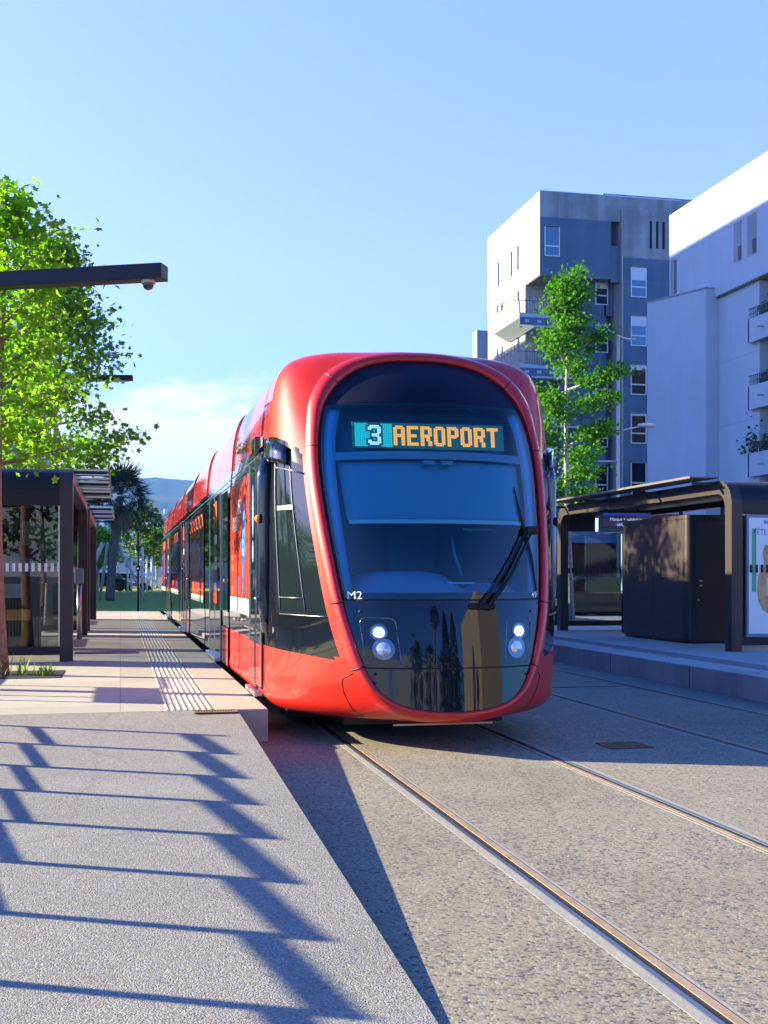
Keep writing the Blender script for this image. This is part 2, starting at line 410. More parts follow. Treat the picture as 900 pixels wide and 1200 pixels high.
for k in range(5):
    for j in range(330):
        x = 7.62 + k * .085; y = 8 + j * .085
        g.box(x, x + .03, y, y + .03, PZ - .002, PZ + .006)
o = struct('tactile_studs_paving', g, simple('stud_grey', (.14, .14, .15), .6))
g = MB()
for k in range(16): g.box(EDGE_R - .0145, EDGE_R - .0115, 4 + k * 2.5, 4.012 + k * 2.5, -.05, PZ - .01)
struct('kerb_joint_line_kerb', g, M['groove'])
# rails set in the concrete (head, groove, guard lip, pale concrete bands)
def rail(xg, outer, gw=1.0):
    q = .0135 * gw
    s = -outer                                     # outer=-1: head lies on the -X side of the groove
    def X(a, b):
        a, b = xg + outer * a, xg + outer * b
        return (min(a, b), max(a, b))
    Y0, Y1 = -12, 46
    g = MB()
    a, b = X(-.060, .042); g.box(a, b, Y0, Y1, -.02, .0015, 1)            # groove floor
    a, b = X(q, .042); g.box(a, b, Y0, Y1, 0, .005, 0)               # running head
    a, b = X(-.054, -q); g.box(a, b, Y0, Y1, 0, .0045, 2)             # worn guard lip
    a, b = X(.043, .088); g.box(a, b, Y0, Y1, -.02, .0012, 3)
    a, b = X(-.080, -.062); g.box(a, b, Y0, Y1, -.02, .0012, 3)
    o = struct('tram_rail_track', g, [M['railhead'], M['groove'], M['rust'], M['lightcon']]); return o
rail(1.885, -1, 1.15); rail(3.305, 1, 1.4); rail(5.03, -1, 2.4); rail(6.42, 1, 2.2)
g = MB(); g.box(3.45, 4.95, 14.30, 14.33, -.02, .004).box(5.15, 6.3, 14.36, 14.39, -.02, .004)
struct('track_joint_road_line', g, M['groove'])
# drain grates
def grate(name, label, x0, x1, y0, y1, z, mat, n, group=None, axis=0):
    e = empty(name, ((x0 + x1) / 2, (y0 + y1) / 2, z)); tag(e, label, 'drain grate')
    hx, hy = (x1 - x0) / 2, (y1 - y0) / 2
    MB().box(-hx, hx, -hy, hy, .001, .0035).build('pit', M['groove'], e)
    f = MB(); f.box(-hx, hx, -hy, -hy + .02, .002, .009).box(-hx, hx, hy - .02, hy, .002, .009).box(-hx, -hx + .02, -hy, hy, .002, .0085).box(hx - .02, hx, -hy, hy, .002, .0085)
    f.build('frame', mat, e)
    b = MB()
    for k in range(n):
        if axis == 0:
            x = -hx + (k + .5) * 2 * hx / n; b.box(x - hx / n * .5, x + hx / n * .5, -hy + .02, hy - .02, .002, .0075)
        else:
            y = -hy + (k + .5) * 2 * hy / n; b.box(-hx + .02, hx - .02, y - hy / n * .5, y + hy / n * .5, .002, .0075)
    b.build('bars', mat, e); return e
grate('drain_grate', 'rusty iron drain grate at the platform edge beside the tram', .60, .965, 10.02, 10.22, rampz(10.1) + .002, M['grate_rust'], 16)
grate('drain_grate', 'long dark iron grate across the platform beside the left shelter', -.66, .25, 17.95, 18.45, PZ, M['grate'], 20)
grate('drain_grate', 'small dark manhole grate between the two tracks', 3.93, 4.30, 9.15, 9.5, 0, M['grate_rust'], 8)
# lawn beyond the left platform
g = MB(); g.box(-20, 6, 40.0, 112, -.1, PZ - .01)
o = g.build('lawn', M['grass']); tag(o, 'flat green lawn beyond the platform end', 'lawn', kind='structure')
g = MB(); g.box(-20, 8, 98, 100, 0, PZ - .004)
struct('far_path', g, simple('far_path', (.3, .3, .3), .9))
g = MB(); g.box(17.5, 23.3, -20, 120, -.1, .12)
struct('pavement_right', g, M['bgrey'])

# hills
def hills():
    g = MB(); R = []
    D0 = 2400
    for i in range(0, 9):
        t = i / 8; row = []
        for j in range(0, 121):
            a = radians(-32 + 64 * j / 120)       # azimuth from +Y to +X
            d = D0 * (1 - .45 * (1 - t))
            ridge = 196 + 12 * noise.noise(Vector((a * 5, 0, 0))) * 1.0 + 10 * noise.noise(Vector((a * 23, 3, 0))) - 200 * max(0, a) * .35 + 4 * noise.noise(Vector((a * 90, 1, 0)))
            z = ridge * (t ** .8) + 30 * noise.noise(Vector((a * 12, t * 5, 1))) * sin(pi * t) - 3
            row.append((d * sin(a), d * cos(a), z))
        R.append(row)
    g.grid(R)
    o = struct('hills', g, M['hill'], smooth=True)
hills()
hh_ = MB(); rnd_ = random.Random(5)
for _ in range(170):
    a = radians(rnd_.gauss(-1.5, 6.5)); t = rnd_.uniform(.10, .42); d = 2400 * (1 - .45 * (1 - t))
    z = 192 * t ** .8 + rnd_.uniform(-2, 4); q = rnd_.uniform(2, 4.5)
    hh_.box(d * sin(a) - q, d * sin(a) + q, d * cos(a) - 12, d * cos(a) + 30, z - 15, z + rnd_.uniform(1, 3.5))
tag(hh_.build('hillside_houses', simple('far_house', (.62, .60, .55), .9)), 'scatter of tiny pale houses on the lower slope of the hills', 'houses', kind='stuff')

# ================================================================== TRAM
tram = empty('tram', (0, 0, 0))
tag(tram, 'long red and black tram signed 3 AEROPORT stopped at the platform', 'tram')
_zc = np.array([.23, .345, .67, 1.21, 1.75, 2.25, 2.6, 2.85, 3.1, 3.32])
_yc = np.array([9.10, 9.115, 9.15, 9.235, 9.38, 9.55, 9.69, 9.83, 10.02, 10.30])
_pf = np.polyfit(_zc, _yc, 5)
def Yc(z): return float(np.polyval(_pf, z))
def dyw(w): return .338 * w * w + .084 * w ** 4
def surf(w, z, off=0): return (TCX + w, Yc(z) + dyw(w) + off, z)
MM = [(0, 3.32), (.3, 3.305), (.55, 3.235), (.75, 3.09), (.88, 2.90), (.935, 2.70), (.957, 2.5), (.957, 2.25), (.93, 1.9), (.89, 1.55), (.84, 1.21), (.78, .95), (.70, .70), (.6, .52), (.45, .41), (.25, .36), (0, .345)]
CC = [(0, 3.46), (.40, 3.455), (.76, 3.445), (1.03, 3.39), (1.175, 3.285), (1.25, 3.06), (1.285, 2.72), (1.312, 2.35), (1.325, 1.95), (1.325, 1.55), (1.325, 1.2), (1.325, .95), (1.32, .74), (1.32, .50), (1.30, .31), (1.02, .215), (0, .21)]
SUB = 8
def catmull(P, sub):
    Q = [(-P[1][0], P[1][1])] + P + [(-P[-2][0], P[-2][1])]; out = []
    for i in range(1, len(Q) - 2):
        p0, p1, p2, p3 = [np.array(q, float) for q in Q[i - 1:i + 3]]
        for k in range(sub):
            t = k / sub
            out.append(tuple(.5 * ((2 * p1) + (-p0 + p2) * t + (2 * p0 - 5 * p1 + 4 * p2 - p3) * t * t + (-p0 + 3 * p1 - 3 * p2 + p3) * t ** 3)))
    out.append(P[-1]); return out
HM, HC = catmull(MM, SUB), catmull(CC, SUB)
HM[0] = (0, MM[0][1]); HC[0] = (0, CC[0][1])
def whole(H): return H + [(-w, z) for w, z in H[-2:0:-1]]           # closed loop: right half down, left half up
LM, LC = whole(HM), whole(HC); NT = len(LM)
RIM = .118
def normal2(i):
    a, b = LM[(i - 1) % NT], LM[(i + 1) % NT]
    t = Vector((b[0] - a[0], b[1] - a[1])).normalized(); return Vector((-t[1], t[0]))
# the rim: offset outward, pushed forward then back
RP = [(0, .012), (.004, -.008), (.014, -.018), (.038, -.020), (.064, -.008), (.088, .016), (.106, .046), (RIM, .075)]
def rimring(k):
    o, dy = RP[k]; out = []
    for i, (w, z) in enumerate(LM):
        n = normal2(i); y = Yc(z) + dyw(w); jj = min(i, NT - i)
        fo = .84 + .40 * math.exp(-((jj - 3.2 * SUB) / (1.3 * SUB)) ** 2)
        out.append((TCX + w + n[0] * o * fo, y + dy, z + n[1] * o * fo))
    return out
RINGS = [rimring(k) for k in range(len(RP))]
YB = 10.78
def shellring(r):
    out = []
    for i in range(NT):
        P0 = np.array(RINGS[-1][i]); c = LC[i]; P3 = np.array([TCX + c[0], YB, c[1]])
        dY = P3[1] - P0[1]; d = P3 - P0
        kf = .45 + .13 * min(1, max(0, (P0[2] - 1.6) / 1.2))
        P1 = P0 + np.array([d[0] * kf, dY * .30, d[2] * (kf - .02)]); P2 = P3 - np.array([d[0] * .02, dY * .45, d[2] * .02])
        t = r; out.append(tuple((1 - t) ** 3 * P0 + 3 * (1 - t) ** 2 * t * P1 + 3 * (1 - t) * t * t * P2 + t ** 3 * P3))
    return out
NR = 18
SH = [shellring(k / NR) for k in range(NR + 1)]
def tz(z):                               # index along the half loop at body height z (mask side)
    best = min(range(len(HC)), key=lambda i: abs(HC[i][1] - z)); return best
iT, iB = tz(2.66), tz(.80)               # black side zone
iWT, iWB = tz(2.50), tz(1.10)            # side window
def cab(parent, ymap=lambda p: p, flip=False, full=True):
    def R(rings): return [[ymap(p) for p in r] + [ymap(r[0])] for r in rings]
    c = empty('cab'); c.parent = parent
    g = MB(); g.grid(R(RINGS), flip=not flip); rim = g.build('mask_rim', M['redrim'], c, smooth=True)
    red = MB(); blk = [MB(), MB()]; win = [MB(), MB()]
    A = R(SH); K = {}
    def add(mb, i, j):
        q = [A[i][j], A[i][j + 1], A[i + 1][j + 1], A[i + 1][j]]
        if not flip: q = q[::-1]
        d = K.setdefault(id(mb), {}); idx = []
        for p in q:
            key = (round(p[0], 5), round(p[1], 5), round(p[2], 5))
            if key not in d: d[key] = len(mb.v); mb.v.append(p)
            idx.append(d[key])
        if len(set(idx)) == 4: mb.face(idx)
    for i in range(NR):
        for j in range(NT):
            jj = j if j < len(HC) - 1 else NT - 1 - j
            inb = iT <= jj < iB and i >= 1
            if i == 1 and (jj >= iB - 1 or jj < iT + 1): inb = False
            sd = 0 if j < len(HC) - 1 else 1
            if inb and iWT <= jj < iWB and 0 <= i < NR - 5: add(win[sd], i, j)
            elif inb: add(blk[sd], i, j)
            else: add(red, i, j)
    red.build('cab_shell', M['red'], c, smooth=True)
    for q in (0, 1):
        blk[q].build('cab_side_panel', M['nosepanel'], c, smooth=True)
        win[q].build('side_window', M['darkglass'], c, smooth=True)
    return c
cab1 = cab(tram)
YEND = 39.6
cab2 = cab(tram, lambda p: (p[0], YEND + 9.2 - p[1], p[2]), True)

# windscreen mask
def Mw(z):
    H = HM
    for i in range(len(H) - 1):
        if H[i][1] >= z >= H[i + 1][1]:
            t = (H[i][1] - z) / max(1e-6, H[i][1] - H[i + 1][1]); return H[i][0] + (H[i + 1][0] - H[i][0]) * t
    return 0
def maskpart(name, z0, z1, mat, parent, off=0.0, inset=.0, n=30, m=40, bow=0.0):
    G = []
    for i in range(n + 1):
        t = i / n; t = (1 - cos(pi * t)) / 2
        z = z0 + (z1 - z0) * t; W = max(.002, Mw(z) - inset)
        G.append([surf(W * (-1 + 2 * j / m), z - bow * (1 - (-1 + 2 * j / m) ** 2) * 0, off) for j in range(m + 1)])
    return MB().grid(G, flip=False).build(name, mat, parent, smooth=True)
mask = empty('front_mask'); mask.parent = tram
ZS0, ZS1 = 1.235, 2.895
maskpart('visor', ZS1 + .006, 3.3195, simple('visor_navy', (.006, .007, .022), .45, spec=.15), mask)
ws = maskpart('windscreen', ZS0, ZS1, M['windscreen'], mask, 0, .02)
M['nose'] = simple('nose_gloss_black', (.004, .006, .014), .03, spec=.5)
ub = maskpart('bonnet_panel', .692, ZS0 - .016, M['nose'], mask)
lb = maskpart('lower_panel', .346, .680, M['nose'], mask)
# dark backing in the seams and screen surround
def border():
    g = MB()
    zz = [ZS0 + (ZS1 - ZS0) * i / 40 for i in range(41)]
    for s in (-1, 1):
        g.grid([[surf(s * Mw(z), z, .004), surf(s * (Mw(z) - .035), z, .006)] for z in zz], flip=(s > 0))
    g.grid([[surf(Mw(z) * (-1 + 2 * j / 30), z, .006) for j in range(31)] for z in (ZS1 - .03, ZS1 + .01)])
    g.grid([[surf(Mw(z) * (-1 + 2 * j / 30), z, .006) for j in range(31)] for z in (ZS0 - .02, ZS0 + .05)])
    g.grid([[surf(Mw(z) * (-1 + 2 * j / 30), z, .006) for j in range(31)] for z in (.67, .70)])
    return g.build('screen_surround', M['blackmat'], mask, smooth=True)
border()
# inside the cab
def curved(name, w0, w1, z0, z1, off, mat, parent, n=16, m=8):
    G = [[surf(w0 + (w1 - w0) * j / n, z0 + (z1 - z0) * i / m, off) for j in range(n + 1)] for i in range(m + 1)]
    return MB().grid(G).build(name, mat, parent, smooth=True, solid=.004)
inter = empty('cab_interior'); inter.parent = tram
MB().box(TCX - 1.15, TCX + 1.15, 11.1, 11.14, .5, 3.1).build('cab_rear_wall', M['cabin'], inter)
# side trims visible through the glass, pillars, header
for s in (-1, 1):
    G = [[surf(s * (Mw(z) - .02), z, .03), surf(s * (Mw(z) - .105 - .03 * (z - 1.3)), z, .10)] for z in [ZS0 + .02 + (ZS1 - ZS0 - .04) * i / 24 for i in range(25)]]
    MB().grid(G, flip=s > 0).build('pillar_trim', simple('pillar_trim_blue', (.18, .60, .85), .5), inter, smooth=True, solid=.006)
curved('header_trim', -.88, .85, 2.40, 2.47, .10, M['cabin_trim'], inter)
curved('header_board', -.90, .90, 2.47, 2.86, .24, simple('header_board', (.03, .05, .08), .5), inter)
# roller blind: wide at top, slightly narrower at the bottom
G = [[surf((-.78 + .05 * (1 - i / 10)) + (1.60 - .05 * (1 - i / 10)) * j / 16 - .02, 1.885 + .50 * i / 10, .16) for j in range(17)] for i in range(11)]
MB().grid(G).build('sun_blind', M['blind'], inter, smooth=True, solid=.003)
curved('blind_bar', -.74, .82, 1.855, 1.888, .14, M['blindbar'], inter)
for x in (-.14, .02):
    o = MB().box(TCX + x, TCX + x + .11, Yc(2.37) + .06, Yc(2.37) + .12, 2.345, 2.385).build('cab_camera', M['cabin_trim'], inter, bevel=.012)
# dashboard: a hump across the cab
G = []
for i in range(13):
    u = i / 12; row = []
    for j in range(25):
        w = -.82 + 1.64 * j / 24
        hump = 1.20 + .26 * math.exp(-((w + .28) / .52) ** 4) + .16 * math.exp(-((w - .55) / .22) ** 4)
        row.append((TCX + w, Yc(1.3) + dyw(w) + .07 + .75 * u, 1.20 + (hump - 1.20) * sin(min(1, u * 1.8) * pi / 2)))
    G.append(row)
MB().grid(G).build('dashboard', M['dash'], inter, smooth=True)
MB().box(TCX - .06, TCX + .28, Yc(1.3) + .3, Yc(1.3) + .32, 1.355, 1.368).build('dash_trim', M['poster_lblue'], inter)
st = MB(); st.box(TCX - .2, TCX + .28, 10.75, 10.85, 1.2, 1.95).box(TCX - .1, TCX + .18, 10.72, 10.8, 1.97, 2.15)
st.build('driver_seat', M['cabin'], inter, bevel=.05)
MB().tube([(TCX + .42, 10.4, 1.42), (TCX + .36, 10.42, 1.6), (TCX + .33, 10.45, 1.78)], .015).build('grab_handle', M['dash'], inter, smooth=True)
MB().box(TCX + .40, TCX + .68, 10.3, 10.32, 1.83, 1.845).build('cab_strip_light', M['blindbar'], inter)

# LED display
FONT = {
 'A': [".####.", "######", "##..##", "##..##", "##..##", "######", "######", "##..##", "##..##", "##..##", "##..##", "##..##"],
 'E': ["######", "######", "##....", "##....", "##....", "#####.", "#####.", "##....", "##....", "##....", "######", "######"],
 'R': ["#####.", "######", "##..##", "##..##", "##..##", "######", "#####.", "##.##.", "##.##.", "##..##", "##..##", "##..##"],
 'O': [".####.", "######", "##..##", "##..##", "##..##", "##..##", "##..##", "##..##", "##..##", "##..##", "######", ".####."],
 'P': ["#####.", "######", "##..##", "##..##", "##..##", "######", "#####.", "##....", "##....", "##....", "##....", "##...."],
 'T': ["######", "######", "..##..", "..##..", "..##..", "..##..", "..##..", "..##..", "..##..", "..##..", "..##..", "..##.."],
 '3': [".#####.", "#######", "##...##", ".....##", ".....##", "..####.", "..####.", ".....##", ".....##", "##...##", "#######", ".#####."],
}
DZ0, DZ1 = 2.515, 2.715; DW0, DW1 = -.67, .625
def flat(w, z, off): return (TCX + w, Yc(2.6) + .20 + off + .18 * (z - 2.6), z)
disp = empty('destination_display'); disp.parent = tram
MB().poly([flat(DW0 - .02, DZ0 - .01, .005), flat(DW1 + .02, DZ0 - .01, .005), flat(DW1 + .02, DZ1 + .01, .005), flat(DW0 - .02, DZ1 + .01, .005)]).build('display_board', M['led_board'], disp, solid=.01)
dp = (DZ1 - DZ0) / 14.0
def leds(name, bits_list, mat, off=0):
    g = MB()
    for (w, z) in bits_list:
        h = dp * .46
        g.poly([flat(w - h, z - h, off), flat(w + h, z - h, off), flat(w + h, z + h, off), flat(w - h, z + h, off)])
    return g.build(name, mat, disp)
dots = []
w0 = DW0 + .335; pitch = (DW1 - .012 - w0) / 8.0; dpx = pitch / 7.0
for k, chx in enumerate("AEROPORT"):
    for r, line in enumerate(FONT[chx]):
        for c_, ch in enumerate(line):
            if ch == '#': dots.append((w0 + k * pitch + (c_ + .5) * dpx, DZ1 - dp * (1.5 + r)))
g = MB(); hx = dpx * .46; hzz = dp * .46
for (w, z) in dots: g.poly([flat(w - hx, z - hzz, 0), flat(w + hx, z - hzz, 0), flat(w + hx, z + hzz, 0), flat(w - hx, z + hzz, 0)])
g.build('lettering', M['led_orange'], disp)
three = set(); outl = set()
for r, line in enumerate(FONT['3']):
    for c_, ch in enumerate(line):
        if ch == '#': three.add((c_ + 7, r + 1))
for (c_, r) in three:
    for a in (-1, 0, 1):
        for b in (-1, 0, 1):
            if (c_ + a, r + b) not in three: outl.add((c_ + a, r + b))
tw = .325 / 20.0
g1, g2 = MB(), MB()
for c_ in range(20):
    for r in range(14):
        w = DW0 + (c_ + .5) * tw; z = DZ1 - dp * (r + .5); a = tw * .45; b = dp * .45
        q = [flat(w - a, z - b, 0), flat(w + a, z - b, 0), flat(w + a, z + b, 0), flat(w - a, z + b, 0)]
        if (c_, r) in three: g1.poly(q)
        elif (c_, r) not in outl: g2.poly(q)
g1.build('route_number', M['led_white'], disp); g2.build('route_background', M['led_teal'], disp)

# headlights
def ring(name, w, z, r0, r1, mat, parent, off):
    n = 28; G = [[surf(w + r * cos(2 * pi * j / n), z + r * sin(2 * pi * j / n), off) for j in range(n + 1)] for r in (r0, r1)]
    return MB().grid(G, flip=True).build(name, mat, parent, smooth=True)
def disc(name, w, z, r, mat, parent, off, dome=.01):
    n = 24; G = [[surf(w + r * t * cos(2 * pi * j / n), z + r * t * sin(2 * pi * j / n), off - dome * (1 - t * t)) for j in range(n + 1)] for t in (0.001, .35, .7, 1)]
    return MB().grid(G, flip=True).build(name, mat, parent, smooth=True)
def rrect(w, z, hw, hh, r, n=6):
    P = []
    for cx, cz, a0 in ((hw - r, hh - r, 0), (-hw + r, hh - r, pi / 2), (-hw + r, -hh + r, pi), (hw - r, -hh + r, 3 * pi / 2)):
        for k in range(n + 1):
            a = a0 + pi / 2 * k / n; P.append((w + cx + r * cos(a), z + cz + r * sin(a)))
    return P
for s in (-1, 1):
    cx = s * .575
    h = empty('headlight'); h.parent = tram
    P = rrect(cx, .90, .135 if s < 0 else .12, .185, .05)
    P = [(w - s * .10 * (.90 - z) * 1.0, z) for w, z in P]
    MB().tube([surf(w, z, -.001) for w, z in P] + [surf(P[0][0], P[0][1], -.001)], .0035, 6).build('bezel', simple('bezel_steel', (.12, .15, .2), .25, metal=.8), h, smooth=True)
    ring('lamp_ring', cx + s * .012, .972, .050, .068, M['lens_ring'], h, -.003)
    disc('reflector', cx + s * .012, .972, .050, M['chrome'], h, -.004, .004); disc('lamp', cx + s * .012, .972, .036, M['lamp'], h, -.010, .012)
    ring('lens_ring', cx - s * .02, .838, .055, .085, simple('ring_blue', (.06, .12, .25), .1, coat=1), h, -.003)
    disc('lens', cx - s * .02, .838, .055, M['lens'], h, -.004)
for (w, z) in ((-.72, 1.135), (.72, 1.13), (-.62, .64), (.64, .62), (-.33, .95)):
    disc('bolt_cap', w, z, .012, M['blackmat'], mask, -.002, .004)
# fleet markings
def on_mask(w, z): return lambda u, v: surf(w + u, z + v, -.004)
textmesh('fleet_letter', 'M2', .09, M['textwhite'], mask, on_mask(-.755, 1.262), bold=0)
textmesh('fleet_number', '49', .06, M['textwhite'], mask, on_mask(.775, 1.262), bold=.0008)
# wiper
wp = empty('wiper'); wp.parent = tram
def S_(w, z, o): return surf(w, z, o)
MB().tube([S_(.30, 1.18, -.05), S_(.52, 1.42, -.06), S_(.80, 1.80, -.055)], [.02, .016, .012], 8).build('wiper_arm', M['blackmat'], wp, smooth=True)
MB().tube([S_(.22, 1.18, -.04), S_(.46, 1.44, -.05), S_(.76, 1.83, -.045)], [.012, .010, .010], 8).build('wiper_link', M['blackmat'], wp, smooth=True)
MB().tube([S_(.665, 2.17, -.012), S_(.70, 1.95, -.015), S_(.775, 1.6, -.015), S_(.80, 1.30, -.012)], [.006, .013, .013, .006], 6).build('wiper_blade', M['blackmat'], wp, smooth=True)
MB().box(*[TCX + .74, TCX + .84, Yc(1.8) + .15, Yc(1.8) + .22, 1.77, 1.84]).build('wiper_joint', M['blackmat'], wp, bevel=.015)
MB().box(TCX + .13, TCX + .36, Yc(1.18) - .02, Yc(1.18) + .05, 1.15, 1.205).build('wiper_hub', M['blackmat'], wp, bevel=.02)
# seams across the rim
def rimseam(z, side, w=.006):
    H = HM; best = min(range(4, len(H) - 1), key=lambda i: abs(H[i][1] - z)); i = best if side > 0 else NT - best
    pts = [RINGS[k][i] for k in range(len(RP))]
    return MB().tube([(p[0], p[1] - .0005, p[2]) for p in pts], w, 6)
for z in (2.52, 1.215, .69):
    for s in (-1, 1): rimseam(z, s).build('rim_seam', M['blackmat'], cab1)
for s in (-1, 1):
    i = 3 * SUB if s > 0 else NT - 3 * SUB
    MB().tube([RINGS[k][i] for k in range(len(RP))], .005, 6).build('rim_seam', M['blackmat'], cab1)
# bumper corner seam
for s in (-1, 1):
    pts = []
    for k, (rr, jz) in enumerate([(0, .70), (1, .69), (2, .66), (2.5, .60), (3, .5), (3.4, .40), (3.8, .32), (4, .26)]):
        j = tz(jz if jz > .23 else .24); j = j if s > 0 else NT - j
        a = SH[int(rr)][j]; b = SH[min(NR, int(rr) + 1)][j]; f = rr - int(rr)
        pts.append((a[0] + (b[0] - a[0]) * f + s * .001, a[1] + (b[1] - a[1]) * f, a[2] + (b[2] - a[2]) * f))
    MB().tube(pts, .004, 6).build('bumper_seam', M['blackmat'], cab1, smooth=True)

# side window frames, rounded pillar, hood, indicator
def shp(r, z, s, off=.004):
    j = tz(z); j = j if s > 0 else NT - j
    rr = r * NR; i = min(NR - 1, int(rr)); f = rr - i
    a, b = np.array(SH[i][j]), np.array(SH[i + 1][j]); p = a + (b - a) * f
    return (p[0] + s * off, p[1] - off * .6, p[2])
for s in (-1, 1):
    zs = [1.12 + (2.50 - 1.12) * k / 12 for k in range(13)]
    wf = empty('side_window_frame'); wf.parent = cab1
    MB().tube([shp(.64, z, s, .006) for z in zs], .006, 6).build('upright', M['winrail'], wf, smooth=True)
    MB().tube([shp(.30, z, s, .004) for z in zs], .0045, 6).build('upright', M['winrail'], wf, smooth=True)
    MB().tube([shp(r, 1.11, s, .010) for r in (.06, .15, .3, .45, .64)], .005, 6).build('sill', M['winrail'], wf, smooth=True)
    MB().tube([shp(r, 1.24, s, .010) for r in (.30, .45, .64)], .006, 6).build('slider_rail', M['winrail'], wf, smooth=True)
    MB().tube([shp(r, 2.42, s, .010) for r in (.06, .3, .64)], .008, 6).build('head_rail', M['winrail'], wf, smooth=True)
    # green strip on the glass
    G = [[shp(r, z, s, .008) for r in (.30, .45, .6)] for z in (1.985, 2.045)]
    MB().grid([[ (p[0], p[1], zz) for p in row] for row, zz in zip(G, (1.99, 2.03))]).build('window_sticker', simple('sticker_green', (.06, .20, .13), .4), wf)
    x = TCX + s * 1.345; y = 10.66
    MB().tube([(x - s * .03, y, .92), (x - s * .01, y, 1.15), (x, y, 1.3), (x, y, 2.30), (x - s * .02, y, 2.47)], [.05, .065, .07, .07, .06], 16).build('corner_pillar', simple('pillar_blue_black', (.012, .02, .045), .12, coat=1), cab1, smooth=True)
    G = [[shp(.34 + .66 * q / 8, zq, s, .03 + .03 * sin(pi * q / 8)) for q in range(9)] for zq in (2.44, 2.50, 2.56, 2.62)]
    MB().grid(G, flip=s < 0).build('camera_hood', M['black'], cab1, smooth=True, solid=.03)
    MB().ball((x + s * .055, y - .04, 1.93), .036, n=14).build('indicator', M['orange'], cab1, smooth=True)
    MB().tube([(x + s * .03, y - .04, 1.93), (x + s * .056, y - .04, 1.93)], .046, 14).build('indicator_ring', M['blackmat'], cab1, smooth=True)
    if s < 0:
        MB().box(TCX - 1.40, TCX - 1.31, 10.95, 11.2, 2.55, 2.70).build('door_camera_box', M['black'], cab1, bevel=.01)
        textmesh('fleet_number', '049', .14, M['textgrey'], cab1, lambda u, v: (TCX - 1.345, 10.87 - u * .8, 2.635 + v))
        textmesh('fleet_letter', 'J6', .06, M['textwhite'], cab1, lambda u, v: (shp(.78, .92, -1, .006)[0], shp(.78, .92, -1, .006)[1] - u, .95 + v))
        MB().tube([(TCX - 1.34, 10.78, 1.22), (TCX - 1.42, 10.74, 1.22), (TCX - 1.42, 10.6, 1.22)], .012, 6).build('side_camera', M['alu'], cab1, smooth=True)

